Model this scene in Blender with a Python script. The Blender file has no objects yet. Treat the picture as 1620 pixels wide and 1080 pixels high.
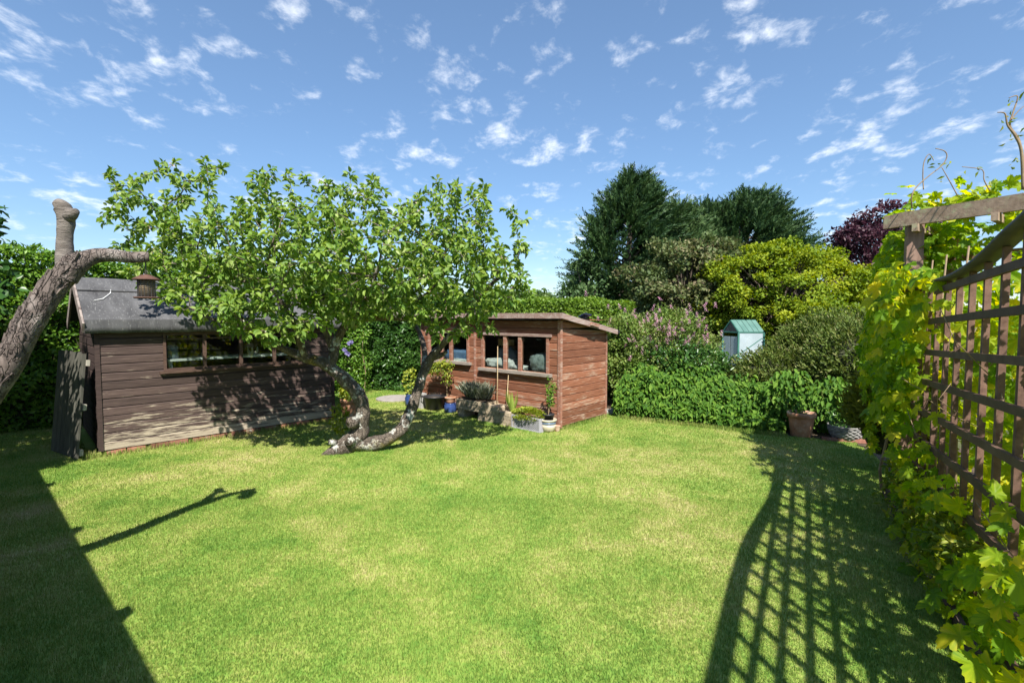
import bpy, math, random
import numpy as np
from mathutils import Vector, Matrix, noise as mnoise
R = math.radians
random.seed(7)
RS = np.random.RandomState(11)
S = bpy.context.scene
COL = S.collection

# ------------------------------------------------------------ camera, sky, sun, exposure
cam_d = bpy.data.cameras.new('camera'); cam = bpy.data.objects.new('camera', cam_d); COL.objects.link(cam)
cam_d.sensor_width = 36.0; cam_d.lens = 780/1620*36; cam_d.clip_end = 2000; cam_d.clip_start = .05
PITCH = math.atan(40/780)
cam.location = (0, 0, 1.8); cam.rotation_euler = (math.pi/2-PITCH, 0, 0)
S.camera = cam
EL = R(50.3)
SH = Vector((-.16, .987, 0)).normalized()              # way the shadows fall
TO_SUN = Vector((-SH.x*math.cos(EL), -SH.y*math.cos(EL), math.sin(EL)))
w = bpy.data.worlds.new('World'); S.world = w; w.use_nodes = True
nt = w.node_tree; nt.nodes.clear()
def N(nt, t, **kw):
    n = nt.nodes.new(t)
    for k, v in kw.items():
        if k == 'inp':
            for a, b in v.items(): n.inputs[a].default_value = b
        else: setattr(n, k, v)
    return n
def LK(nt, a, b): nt.links.new(a, b)
def MATH(nt, op, a, b=None, c=None, clamp=False):
    n = nt.nodes.new('ShaderNodeMath'); n.operation = op; n.use_clamp = clamp
    for i, x in enumerate((a, b, c)):
        if x is None: continue
        if isinstance(x, (int, float)): n.inputs[i].default_value = x
        else: nt.links.new(x, n.inputs[i])
    return n.outputs[0]
def MIX(nt, f, a, b, mode='MIX'):
    n = nt.nodes.new('ShaderNodeMix'); n.data_type = 'RGBA'; n.blend_type = mode
    for x, i in ((f, 0), (a, 6), (b, 7)):
        if isinstance(x, (int, float)): n.inputs[i].default_value = x
        elif isinstance(x, tuple): n.inputs[i].default_value = (*x, 1) if len(x) == 3 else x
        else: nt.links.new(x, n.inputs[i])
    return n.outputs[2]
def RAMP(nt, f, stops, interp='LINEAR'):
    n = nt.nodes.new('ShaderNodeValToRGB'); n.color_ramp.interpolation = interp
    e = n.color_ramp.elements
    while len(e) < len(stops): e.new(.5)
    for k, (p, c) in enumerate(stops):
        e[k].position = p; e[k].color = (*c, 1) if not isinstance(c, (int, float)) else (c, c, c, 1)
    nt.links.new(f, n.inputs[0]); return n.outputs[0]
SKY_STRENGTH = .072
sky = N(nt, 'ShaderNodeTexSky', sky_type='NISHITA', sun_disc=False, sun_elevation=EL,
        sun_rotation=math.atan2(TO_SUN.x, TO_SUN.y) % (2*math.pi), air_density=1.0, dust_density=.15, ozone_density=3.0, altitude=50)
tc = N(nt, 'ShaderNodeTexCoord'); sp = N(nt, 'ShaderNodeSeparateXYZ'); LK(nt, tc.outputs['Generated'], sp.inputs[0])
zz = MATH(nt, 'MAXIMUM', MATH(nt, 'ADD', sp.outputs[2], .20), .05)
px = MATH(nt, 'DIVIDE', sp.outputs[0], zz); py = MATH(nt, 'DIVIDE', sp.outputs[1], zz)
cb = N(nt, 'ShaderNodeCombineXYZ'); LK(nt, px, cb.inputs[0]); LK(nt, MATH(nt, 'MULTIPLY', py, .8), cb.inputs[1]); cb.inputs[2].default_value = 4.3
n1 = N(nt, 'ShaderNodeTexNoise', inp={'Scale': 11.0, 'Detail': 8, 'Roughness': .60, 'Distortion': .22}); LK(nt, cb.outputs[0], n1.inputs['Vector'])
n2 = N(nt, 'ShaderNodeTexNoise', inp={'Scale': 2.6, 'Detail': 3, 'Roughness': .5}); LK(nt, cb.outputs[0], n2.inputs['Vector'])
cover = MATH(nt, 'ADD', n1.outputs[0], MATH(nt, 'MULTIPLY', MATH(nt, 'SUBTRACT', n2.outputs[0], .5), .42))
cm = N(nt, 'ShaderNodeMapRange', interpolation_type='SMOOTHSTEP', inp={'From Min': .51, 'From Max': .86}); LK(nt, cover, cm.inputs['Value'])
fade = N(nt, 'ShaderNodeMapRange', inp={'From Min': .0, 'From Max': .16, 'To Min': .25, 'To Max': .85}); LK(nt, sp.outputs[2], fade.inputs['Value'])
cmask = MATH(nt, 'MULTIPLY', cm.outputs[0], fade.outputs[0])
hz = N(nt, 'ShaderNodeMapRange', inp={'From Min': .0, 'From Max': .75, 'To Min': .27, 'To Max': .13}); LK(nt, sp.outputs[2], hz.inputs['Value'])
hs_ = N(nt, 'ShaderNodeHueSaturation', inp={'Saturation': 1.25}); LK(nt, sky.outputs[0], hs_.inputs['Color'])
skyc = MIX(nt, hz.outputs[0], hs_.outputs[0], (5.2, 6.9, 9.6))          # thin high haze
skyc = MIX(nt, cmask, skyc, (9.2, 9.6, 10.2))
bg = N(nt, 'ShaderNodeBackground'); bg.inputs[1].default_value = SKY_STRENGTH; LK(nt, skyc, bg.inputs[0])
wo = N(nt, 'ShaderNodeOutputWorld'); LK(nt, bg.outputs[0], wo.inputs[0])
sl = bpy.data.lights.new('sun', 'SUN'); sl.energy = 5.0; sl.angle = R(.55); sl.color = (1, .95, .87)
so = bpy.data.objects.new('sun', sl); COL.objects.link(so); so.location = (2, -10, 15)
so.rotation_euler = (-TO_SUN).to_track_quat('-Z', 'Y').to_euler()
vs = S.view_settings; vs.view_transform = 'Standard'; vs.look = 'None'; vs.gamma = 1; vs.use_curve_mapping = False
vs.exposure = 1.0
S.cycles.use_denoising = True
S.cycles.max_bounces = 8; S.cycles.transparent_max_bounces = 12
S.cycles.diffuse_bounces = 3; S.cycles.glossy_bounces = 3; S.cycles.transmission_bounces = 4

# ------------------------------------------------------------ helpers
F = 780.0
def ray(u, v):
    x = (u-810)/F; y = (540-v)/F
    return Vector((x, math.cos(PITCH)+y*math.sin(PITCH), -math.sin(PITCH)+y*math.cos(PITCH)))
def at(u, v, Y):
    d = ray(u, v); return Vector((0, 0, 1.8)) + d*(Y/d.y)

class MB:
    def __init__(s): s.v = []; s.f = []
    def add(s, vs, fs):
        o = len(s.v); s.v += [tuple(x) for x in vs]; s.f += [tuple(i+o for i in f) for f in fs]
    def box(s, x0, x1, y0, y1, z0, z1, m=None):
        vs = [Vector((x, y, z)) for x in (x0, x1) for y in (y0, y1) for z in (z0, z1)]
        if m is not None: vs = [m @ q for q in vs]
        s.add(vs, [(0,1,3,2),(4,6,7,5),(0,4,5,1),(2,3,7,6),(0,2,6,4),(1,5,7,3)])
    def bar(s, a, b, wd, ht, up=Vector((0,0,1))):          # box from a to b
        a = Vector(a); b = Vector(b); d = (b-a).normalized(); sd = d.cross(up).normalized(); u = sd.cross(d)
        vs = []
        for p in (a, b):
            for i, j in ((-1,-1),(1,-1),(1,1),(-1,1)): vs.append(p + sd*(i*wd/2) + u*(j*ht/2))
        s.add(vs, [(3,2,1,0),(4,5,6,7),(0,1,5,4),(1,2,6,5),(2,3,7,6),(3,0,4,7)])
    def prism(s, poly, m, h):                             # polygon in local xz extruded along local y, m maps to space
        n = len(poly); vs = [m @ Vector((x, 0, z)) for x, z in poly] + [m @ Vector((x, h, z)) for x, z in poly]
        s.add(vs, [tuple(range(n)), tuple(range(2*n-1, n-1, -1))] + [(i, i+n, (i+1) % n+n, (i+1) % n) for i in range(n)])
    def tube(s, pts, rad, n=8, rough=0, fr=6, seed=0, caps=True, ridge=0):
        pts = [Vector(p) for p in pts]; k = len(pts); prev = None; vs = []
        for i, p in enumerate(pts):
            t = (pts[min(i+1, k-1)] - pts[max(i-1, 0)])
            if t.length < 1e-7: t = Vector((0, 0, 1))
            t.normalize()
            if prev is None:
                a = Vector((0, 0, 1)) if abs(t.z) < .9 else Vector((1, 0, 0)); nrm = t.cross(a).normalized()
            else:
                nrm = prev - t*prev.dot(t); nrm.normalize()
            prev = nrm; bi = t.cross(nrm)
            r = rad[i] if not isinstance(rad, (int, float)) else rad
            for j in range(n):
                a = 2*math.pi*j/n; d = nrm*math.cos(a) + bi*math.sin(a); rr = r
                if rough:
                    q = (p + d*r)*fr + Vector((seed*7.1, 0, 0))
                    rr = r*(1 + rough*mnoise.noise(q) + rough*.5*mnoise.noise(q*2.7))
                    if ridge:
                        q2 = Vector((q.x*2.2, q.y*2.2, q.z*.8)); dd = mnoise.voronoi(q2)[0]
                        rr += r*ridge*(min(dd[1]-dd[0], .25)*4-1)
                vs.append(p + d*rr)
        fs = [(i*n+j, i*n+(j+1) % n, (i+1)*n+(j+1) % n, (i+1)*n+j) for i in range(k-1) for j in range(n)]
        if caps: fs += [tuple(range(n-1, -1, -1)), tuple(range((k-1)*n, k*n))]
        s.add(vs, fs)
    def lathe(s, prof, c=(0,0,0), n=20, closed=False):
        c = Vector(c); vs = []
        for r, z in prof:
            for j in range(n):
                a = 2*math.pi*j/n; vs.append(c + Vector((r*math.cos(a), r*math.sin(a), z)))
        k = len(prof)
        fs = [(i*n+j, i*n+(j+1) % n, (i+1)*n+(j+1) % n, (i+1)*n+j) for i in range(k-1) for j in range(n)]
        fs.append(tuple(range(n-1, -1, -1))); fs.append(tuple(range((k-1)*n, k*n)))
        s.add(vs, fs)
    def mesh(s, name, mat, smooth=False):
        me = bpy.data.meshes.new(name); me.from_pydata(s.v, [], s.f); me.materials.append(mat)
        if smooth: me.polygons.foreach_set('use_smooth', [True]*len(me.polygons))
        me.update(); return me
    def build(s, name, mat, parent=None, smooth=False, loc=None, rot=None):
        return link(name, s.mesh(name, mat, smooth), parent, loc, rot)
def link(name, me, parent=None, loc=None, rot=None):
    o = bpy.data.objects.new(name, me); COL.objects.link(o)
    if parent is not None: o.parent = parent
    if loc is not None: o.location = loc
    if rot is not None: o.rotation_euler = rot
    return o
def thing(name, label, cat, loc=(0,0,0), rz=0, group=None):
    o = bpy.data.objects.new(name, None); COL.objects.link(o); o.empty_display_size = .1
    o.location = loc; o.rotation_euler = (0, 0, rz); return tag(o, label, cat, group)
def tag(o, label, cat, group=None):
    o['label'] = label; o['category'] = cat
    if group: o['group'] = group
    return o
def struct(o): o['kind'] = 'structure'; return o
def stuff(o): o['kind'] = 'stuff'; return o

# leaves: many small faces through numpy
TPL = {
 'diamond': (np.array([(0,0,0),(.5,.45,.14),(0,1,-.05),(-.5,.45,.14)], float), [(0,1,2),(0,2,3)]),
 'oval': (np.array([(0,0,0),(.42,.25,.17),(.40,.62,.11),(0,1,-.22),(-.40,.62,.11),(-.42,.25,.17)], float), [(0,1,2,3),(0,3,4,5)]),
 'spray': (np.array([(0,0,0),(.5,.5,.0),(0,1,-.15),(-.5,.5,.0)], float), [(0,1,2,3)]),
 'blade': (np.array([(-.5,0,0),(.5,0,0),(.34,.55,.06),(-.34,.55,.06),(0,1,.30)], float), [(0,1,2,3),(3,2,4)]),
}
def hop_template():
    """three to five lobed toothed leaf, creased along its veins"""
    pts = []; veins = (0, 52, 112)
    for i in range(0, 29):
        th = i*150/28; dv = min(abs(th-v) for v in veins); k = 0 if th < 26 else (1 if th < 82 else 2)
        R_ = (1.0, .82, .56)[k]; r = R_*(1-.0125*min(dv, 30)) if dv < 30 else R_*.62
        if i % 2 and 0 < i < 28: r *= .90
        pts.append((math.radians(th), max(r, .36), max(0, 1-dv/26)))
    ring = pts[:0:-1] + [(-a, r, c) for a, r, c in pts]; ring = [(-a, r, c) for a, r, c in pts[::-1]] + pts[1:]
    vs = [(0, .30, 0)]; n = len(ring)
    for f in (.5, 1.0):
        for a, r, c in ring:
            x, y = math.sin(a)*r*.72*f, .30+math.cos(a)*r*.72*f
            vs.append((x, y, .13*f*(1-c)*(1 if f < 1 else .7)-.26*(x*x)-.20*max(0, y-.3)**2))
    fs = [(0, i+2, i+1) for i in range(n-1)] + [(1+i, 2+i, 2+n+i, 1+n+i) for i in range(n-1)]
    vs.append((0, 0, .04)); fs.append((0, 1, len(vs)-1)); fs.append((0, len(vs)-1, n))
    return np.array(vs, float), fs
TPL['hop'] = hop_template()
def unit(a): return a/np.maximum(np.linalg.norm(a, axis=-1, keepdims=True), 1e-9)
def rnd_dirs(n): return unit(RS.normal(size=(n, 3)))
def leaves(name, pos, d, nrm, size, mat, parent=None, shape='diamond', width=.6, rnd=None, smooth=False):
    pos = np.asarray(pos, float); n = len(pos)
    d = unit(np.asarray(d, float)); s = unit(np.cross(d, nrm)); nn = np.cross(s, d)
    size = np.broadcast_to(np.asarray(size, float), (n,))[:, None, None]
    wd = np.broadcast_to(np.asarray(width, float), (n,))[:, None, None]
    T, fs = TPL[shape]
    V = pos[:, None] + size*(T[None, :, 0:1]*s[:, None]*wd + T[None, :, 1:2]*d[:, None] + T[None, :, 2:3]*nn[:, None])
    k = len(T)
    lv = np.concatenate([np.array(f) for f in fs]); ln = np.array([len(f) for f in fs])
    loops = (np.arange(n)[:, None]*k + lv[None]).ravel(); tot = np.tile(ln, n); st = np.concatenate([[0], np.cumsum(tot)[:-1]])
    me = bpy.data.meshes.new(name); me.vertices.add(n*k); me.vertices.foreach_set('co', V.astype(np.float32).ravel())
    me.loops.add(len(loops)); me.loops.foreach_set('vertex_index', loops.astype(np.int32))
    me.polygons.add(len(tot)); me.polygons.foreach_set('loop_start', st.astype(np.int32)); me.polygons.foreach_set('loop_total', tot.astype(np.int32))
    if smooth: me.polygons.foreach_set('use_smooth', np.ones(len(tot), bool))
    if rnd is None: rnd = RS.rand(n)
    at_ = me.attributes.new('rnd', 'FLOAT', 'POINT'); at_.data.foreach_set('value', np.repeat(rnd, k).astype(np.float32))
    me.materials.append(mat); me.update(calc_edges=True)
    return link(name, me, parent)

# ------------------------------------------------------------ materials
def newmat(name):
    m = bpy.data.materials.new(name); m.use_nodes = True; nt = m.node_tree; nt.nodes.clear()
    out = N(nt, 'ShaderNodeOutputMaterial'); return m, nt, out
def pmat(name, stops, scale=8, rough=.7, bump=.3, bscale=None, stretch=(1,1,1), rnd=.0, detail=6, spec=.3, metal=0, second=None, dist=.004):
    m, nt, out = newmat(name)
    tc = N(nt, 'ShaderNodeTexCoord'); mp = N(nt, 'ShaderNodeMapping'); mp.inputs['Scale'].default_value = stretch
    oi = N(nt, 'ShaderNodeObjectInfo')
    LK(nt, tc.outputs['Object'], mp.inputs[0])
    ad = N(nt, 'ShaderNodeVectorMath', operation='ADD'); LK(nt, mp.outputs[0], ad.inputs[0])
    mu = MATH(nt, 'MULTIPLY', oi.outputs['Random'], 37.0); LK(nt, mu, ad.inputs[1])
    no = N(nt, 'ShaderNodeTexNoise', inp={'Scale': scale, 'Detail': detail, 'Roughness': .6}); LK(nt, ad.outputs[0], no.inputs['Vector'])
    c = RAMP(nt, no.outputs[0], stops)
    if second:                                            # (colour, scale, lo, hi): blotches
        n2 = N(nt, 'ShaderNodeTexNoise', inp={'Scale': second[1], 'Detail': 5, 'Roughness': .65}); LK(nt, ad.outputs[0], n2.inputs['Vector'])
        mr = N(nt, 'ShaderNodeMapRange', interpolation_type='SMOOTHSTEP', inp={'From Min': second[2], 'From Max': second[3]}); LK(nt, n2.outputs[0], mr.inputs['Value'])
        c = MIX(nt, mr.outputs[0], c, second[0])
    if rnd:
        hs = N(nt, 'ShaderNodeHueSaturation'); LK(nt, c, hs.inputs['Color'])
        LK(nt, MATH(nt, 'MULTIPLY_ADD', oi.outputs['Random'], 2*rnd, 1-rnd), hs.inputs['Value']); c = hs.outputs[0]
    p = N(nt, 'ShaderNodeBsdfPrincipled', inp={'Roughness': rough, 'Metallic': metal, 'Specular IOR Level': spec}); LK(nt, c, p.inputs['Base Color'])
    if bump:
        nb = N(nt, 'ShaderNodeTexNoise', inp={'Scale': bscale or scale*3, 'Detail': 5, 'Roughness': .65}); LK(nt, ad.outputs[0], nb.inputs['Vector'])
        b = N(nt, 'ShaderNodeBump', inp={'Strength': bump, 'Distance': dist}); LK(nt, nb.outputs[0], b.inputs['Height']); LK(nt, b.outputs[0], p.inputs['Normal'])
    LK(nt, p.outputs[0], out.inputs[0]); return m
def leafmat(name, stops, trans=.35, rough=.5, tv=1.5, spec=.35):
    m, nt, out = newmat(name)
    a = N(nt, 'ShaderNodeAttribute', attribute_name='rnd'); c = RAMP(nt, a.outputs['Fac'], stops)
    p = N(nt, 'ShaderNodeBsdfPrincipled', inp={'Roughness': rough, 'Specular IOR Level': spec}); LK(nt, c, p.inputs['Base Color'])
    t = N(nt, 'ShaderNodeBsdfTranslucent')
    hs = N(nt, 'ShaderNodeHueSaturation', inp={'Value': tv, 'Hue': .485, 'Saturation': 1.1}); LK(nt, c, hs.inputs['Color']); LK(nt, hs.outputs[0], t.inputs[0])
    mx = N(nt, 'ShaderNodeMixShader'); mx.inputs[0].default_value = trans; LK(nt, p.outputs[0], mx.inputs[1]); LK(nt, t.outputs[0], mx.inputs[2])
    LK(nt, mx.outputs[0], out.inputs[0]); return m
def boardmat(name, stops, worn, wlo, whi, low=None, rnd=.15, rough=.75):
    """painted or stained boards with grain along X, worn to bare wood in patches (more at the foot when low is set)"""
    m, nt, out = newmat(name)
    tc = N(nt, 'ShaderNodeTexCoord'); oi = N(nt, 'ShaderNodeObjectInfo')
    mp = N(nt, 'ShaderNodeMapping'); mp.inputs['Scale'].default_value = (.9, 9, 14)
    off = N(nt, 'ShaderNodeVectorMath', operation='ADD'); LK(nt, tc.outputs['Object'], off.inputs[0]); LK(nt, MATH(nt, 'MULTIPLY', oi.outputs['Random'], 53.0), off.inputs[1])
    LK(nt, off.outputs[0], mp.inputs[0])
    g = N(nt, 'ShaderNodeTexNoise', inp={'Scale': 4, 'Detail': 8, 'Roughness': .7}); LK(nt, mp.outputs[0], g.inputs['Vector'])
    c = RAMP(nt, g.outputs[0], stops)
    hs = N(nt, 'ShaderNodeHueSaturation'); LK(nt, c, hs.inputs['Color']); LK(nt, MATH(nt, 'MULTIPLY_ADD', oi.outputs['Random'], 2*rnd, 1-rnd), hs.inputs['Value'])
    mp2 = N(nt, 'ShaderNodeMapping'); mp2.inputs['Scale'].default_value = (1.3, 4, 9); LK(nt, off.outputs[0], mp2.inputs[0])
    n2 = N(nt, 'ShaderNodeTexNoise', inp={'Scale': 2.2, 'Detail': 7, 'Roughness': .68}); LK(nt, mp2.outputs[0], n2.inputs['Vector'])
    wv = n2.outputs[0]
    wv = MATH(nt, 'ADD', wv, MATH(nt, 'MULTIPLY', MATH(nt, 'SUBTRACT', g.outputs[0], .5), .35))
    wv = MATH(nt, 'ADD', wv, MATH(nt, 'MULTIPLY', MATH(nt, 'SUBTRACT', oi.outputs['Random'], .5), .10))
    if low:
        ge = N(nt, 'ShaderNodeNewGeometry'); s = N(nt, 'ShaderNodeSeparateXYZ'); LK(nt, ge.outputs['Position'], s.inputs[0])
        mr0 = N(nt, 'ShaderNodeMapRange', inp={'From Min': low[0], 'From Max': low[1], 'To Min': low[2], 'To Max': 0}); LK(nt, s.outputs[2], mr0.inputs['Value'])
        wv = MATH(nt, 'ADD', wv, mr0.outputs[0])
    mr = N(nt, 'ShaderNodeMapRange', interpolation_type='SMOOTHSTEP', inp={'From Min': wlo, 'From Max': whi}); LK(nt, wv, mr.inputs['Value'])
    wc = RAMP(nt, g.outputs[0], [(.25, tuple(x*.6 for x in worn)), (.7, worn)])
    c = MIX(nt, mr.outputs[0], hs.outputs[0], wc)
    p = N(nt, 'ShaderNodeBsdfPrincipled', inp={'Roughness': rough, 'Specular IOR Level': .25}); LK(nt, c, p.inputs['Base Color'])
    b = N(nt, 'ShaderNodeBump', inp={'Strength': .5, 'Distance': .003}); LK(nt, g.outputs[0], b.inputs['Height']); LK(nt, b.outputs[0], p.inputs['Normal'])
    LK(nt, p.outputs[0], out.inputs[0]); return m
def glassmat():
    m, nt, out = newmat('window_glass')
    tr = N(nt, 'ShaderNodeBsdfTransparent'); tr.inputs[0].default_value = (.82, .86, .84, 1)
    gl = N(nt, 'ShaderNodeBsdfGlossy', inp={'Roughness': .02})
    lw = N(nt, 'ShaderNodeLayerWeight', inp={'Blend': .5}); mx = N(nt, 'ShaderNodeMixShader')
    LK(nt, MATH(nt, 'MULTIPLY_ADD', MATH(nt, 'POWER', lw.outputs['Facing'], 4.0), .9, .045, clamp=True), mx.inputs[0]); LK(nt, tr.outputs[0], mx.inputs[1]); LK(nt, gl.outputs[0], mx.inputs[2])
    LK(nt, mx.outputs[0], out.inputs[0]); return m
def grassmat(name, blades):
    m, nt, out = newmat(name)
    ge = N(nt, 'ShaderNodeNewGeometry')
    def nz(sc, det, off, dist=0):
        v = N(nt, 'ShaderNodeVectorMath', operation='ADD'); LK(nt, ge.outputs['Position'], v.inputs[0]); v.inputs[1].default_value = (off, off*.7, 0)
        n = N(nt, 'ShaderNodeTexNoise', noise_dimensions='2D', inp={'Scale': sc, 'Detail': det, 'Roughness': .6, 'Distortion': dist}); LK(nt, v.outputs[0], n.inputs['Vector']); return n.outputs[0]
    big = nz(.55, 4, 3.1, .4); mid = nz(2.4, 5, 8.7, .3); fine = nz(22, 3, 1.2)
    f = MATH(nt, 'ADD', MATH(nt, 'ADD', MATH(nt, 'MULTIPLY', big, .48), MATH(nt, 'MULTIPLY', mid, .36)), .085)
    if blades:
        a = N(nt, 'ShaderNodeAttribute', attribute_name='rnd')
        f = MATH(nt, 'ADD', f, MATH(nt, 'MULTIPLY', MATH(nt, 'SUBTRACT', a.outputs['Fac'], .5), .20))
    else:
        f = MATH(nt, 'ADD', f, MATH(nt, 'MULTIPLY', MATH(nt, 'SUBTRACT', fine, .5), .35))
    c = RAMP(nt, f, [(.26, (.082, .182, .026)), (.39, (.145, .255, .040)), (.50, (.232, .312, .060)), (.60, (.345, .360, .110)), (.72, (.54, .45, .25))])
    p = N(nt, 'ShaderNodeBsdfPrincipled', inp={'Roughness': .55, 'Specular IOR Level': .3}); LK(nt, c, p.inputs['Base Color'])
    if blades:
        t = N(nt, 'ShaderNodeBsdfTranslucent'); LK(nt, c, t.inputs[0]); mx = N(nt, 'ShaderNodeMixShader'); mx.inputs[0].default_value = .3
        LK(nt, p.outputs[0], mx.inputs[1]); LK(nt, t.outputs[0], mx.inputs[2]); LK(nt, mx.outputs[0], out.inputs[0])
    else: LK(nt, p.outputs[0], out.inputs[0])
    return m
M = {}
M['turf'] = grassmat('turf', False); M['blade'] = grassmat('grass_blade', True)
M['soil'] = pmat('soil', [(.3, (.05,.035,.022)), (.7, (.13,.095,.065))], 14, .95, .8, rnd=0)
M['earth'] = pmat('earth', [(.3, (.05,.06,.02)), (.7, (.10,.11,.04))], 2, .95, .4)
M['paving'] = pmat('paving', [(.3, (.22,.20,.19)), (.7, (.34,.31,.29))], 9, .85, .4, rnd=.12)
M['brown'] = boardmat('brown_stain', [(.25, (.034,.023,.020)), (.55, (.080,.054,.047)), (.8, (.140,.100,.085))], (.44,.37,.28), .60, .78, low=(.05, .62, .26), rnd=.24)
M['brown_dark'] = pmat('dark_brown_paint', [(.3, (.055,.032,.025)), (.7, (.11,.068,.05))], 10, .6, .3, stretch=(1,4,4), rnd=.1)
M['gable'] = pmat('gable_brown', [(.3, (.03,.02,.018)), (.7, (.07,.045,.04))], 10, .8, .3, stretch=(1,6,8), rnd=.2)
M['barge'] = pmat('weathered_board', [(.3, (.16,.13,.12)), (.7, (.34,.29,.26))], 8, .85, .5, stretch=(2,2,1), second=((.08,.05,.045), 5, .5, .65))
M['felt'] = pmat('roofing_felt', [(.3, (.045,.045,.048)), (.7, (.120,.120,.125))], 2.2, .9, .9, bscale=160, stretch=(2.2,.7,.7), second=((.19,.19,.19), 26, .54, .72), dist=.006)
M['tar'] = pmat('tar_seam', [(.3, (.02,.02,.02)), (.7, (.05,.05,.05))], 10, .7, .3)
M['red'] = boardmat('red_stain', [(.25, (.130,.050,.028)), (.55, (.245,.098,.054)), (.8, (.335,.158,.096))], (.49,.36,.27), .50, .78, low=(0, .5, .08), rnd=.26)
M['redtrim'] = boardmat('red_trim', [(.25, (.17,.075,.050)), (.6, (.30,.14,.095)), (.85, (.38,.21,.15))], (.50,.39,.32), .48, .75, rnd=.15)
M['fascia'] = boardmat('worn_fascia', [(.25, (.17,.10,.08)), (.7, (.32,.225,.195))], (.46,.38,.34), .44, .70, rnd=.12)
M['sill'] = pmat('grey_sill', [(.3, (.20,.17,.145)), (.7, (.34,.29,.25))], 9, .85, .5, stretch=(1,6,6))
M['inner'] = pmat('inner_wall', [(.3, (.10,.07,.05)), (.7, (.18,.13,.09))], 5, .9, .2, stretch=(1,1,6))
M['glass'] = glassmat()
M['brick'] = pmat('brick', [(.3, (.20,.075,.05)), (.7, (.36,.17,.12))], 12, .9, .6, rnd=.35, second=((.36,.33,.28), 7, .58, .7))
M['olddoor'] = pmat('old_door_boards', [(.3, (.05,.05,.04)), (.7, (.12,.115,.095))], 6, .9, .5, stretch=(5,5,.6), rnd=.18)  # boards coloured darker to stand in for the shade on them
M['batten_end'] = pmat('pale_batten', [(.3, (.30,.28,.23)), (.7, (.44,.41,.35))], 12, .85, .3)
def barkmat(name, stops, lichen, lo, hi, sc=9, stretch=(1,1,.45), bump=1.0, dist=.02, green=None, crack=.3):
    m, nt, out = newmat(name)
    tc = N(nt, 'ShaderNodeTexCoord'); mp = N(nt, 'ShaderNodeMapping'); mp.inputs['Scale'].default_value = stretch; LK(nt, tc.outputs['Object'], mp.inputs[0])
    v = N(nt, 'ShaderNodeTexVoronoi', feature='DISTANCE_TO_EDGE', inp={'Scale': sc*1.4}); n = N(nt, 'ShaderNodeTexNoise', inp={'Scale': sc, 'Detail': 8, 'Roughness': .7})
    n0 = N(nt, 'ShaderNodeTexNoise', inp={'Scale': sc*.7, 'Detail': 3}); LK(nt, mp.outputs[0], n0.inputs['Vector'])
    wp = N(nt, 'ShaderNodeMix', data_type='VECTOR'); wp.inputs[0].default_value = .22; LK(nt, mp.outputs[0], wp.inputs[4]); LK(nt, n0.outputs['Color'], wp.inputs[5])
    LK(nt, wp.outputs[1], v.inputs['Vector']); LK(nt, mp.outputs[0], n.inputs['Vector'])
    c = RAMP(nt, n.outputs[0], stops)
    cr = N(nt, 'ShaderNodeMapRange', inp={'From Min': 0, 'From Max': .12, 'To Min': crack, 'To Max': 0}); LK(nt, v.outputs['Distance'], cr.inputs['Value'])
    c = MIX(nt, cr.outputs[0], c, tuple(x*.35 for x in stops[0][1]))
    l = N(nt, 'ShaderNodeTexNoise', inp={'Scale': 6.5, 'Detail': 6, 'Roughness': .62}); LK(nt, tc.outputs['Object'], l.inputs['Vector'])
    mr = N(nt, 'ShaderNodeMapRange', inp={'From Min': lo, 'From Max': hi}); LK(nt, l.outputs[0], mr.inputs['Value']); c = MIX(nt, mr.outputs[0], c, lichen)
    if green:
        l2 = N(nt, 'ShaderNodeTexNoise', inp={'Scale': 3.2, 'Detail': 6, 'Roughness': .6}); LK(nt, tc.outputs['Object'], l2.inputs['Vector'])
        mr2 = N(nt, 'ShaderNodeMapRange', inp={'From Min': .58, 'From Max': .66}); LK(nt, l2.outputs[0], mr2.inputs['Value']); c = MIX(nt, mr2.outputs[0], c, green)
    p = N(nt, 'ShaderNodeBsdfPrincipled', inp={'Roughness': .9, 'Specular IOR Level': .2}); LK(nt, c, p.inputs['Base Color'])
    h = MATH(nt, 'ADD', MATH(nt, 'MULTIPLY', n.outputs[0], .6), MATH(nt, 'MINIMUM', MATH(nt, 'MULTIPLY', v.outputs['Distance'], 6), .7))
    b = N(nt, 'ShaderNodeBump', inp={'Strength': bump, 'Distance': dist}); LK(nt, h, b.inputs['Height']); LK(nt, b.outputs[0], p.inputs['Normal'])
    LK(nt, p.outputs[0], out.inputs[0]); return m
M['appbark'] = barkmat('apple_bark', [(.3, (.06,.048,.038)), (.7, (.25,.205,.165))], (.56,.56,.51), .55, .60, 22, green=(.20,.16,.05), crack=.25)
M['twig'] = pmat('twig_bark', [(.3, (.085,.068,.052)), (.7, (.20,.165,.13))], 14, .85, .4)
M['deadbark'] = barkmat('dead_bark', [(.32, (.055,.043,.037)), (.66, (.20,.162,.140))], (.30,.265,.235), .54, .72, 17, stretch=(1.15,1.15,.5), bump=1.0, dist=.014, crack=.16)
M['stubbark'] = pmat('smooth_stub_bark', [(.3, (.10,.084,.071)), (.7, (.23,.20,.172))], 16, .85, 1.0, stretch=(.6,.6,2.2), bscale=40, dist=.01, second=((.10,.085,.07), 14, .56, .66))
M['deadwood'] = pmat('cut_wood', [(.3, (.14,.10,.075)), (.7, (.36,.28,.2))], 20, .9, .6)
M['core'] = pmat('light_block_core', [(.3, (.022,.026,.012)), (.7, (.05,.055,.025))], 6, .95, .5)  # twig-toned dark colour for the solid cores that block light
M['treebark'] = pmat('tree_bark', [(.3, (.06,.045,.035)), (.7, (.14,.11,.09))], 6, .9, .6, stretch=(1,1,.3))
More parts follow.
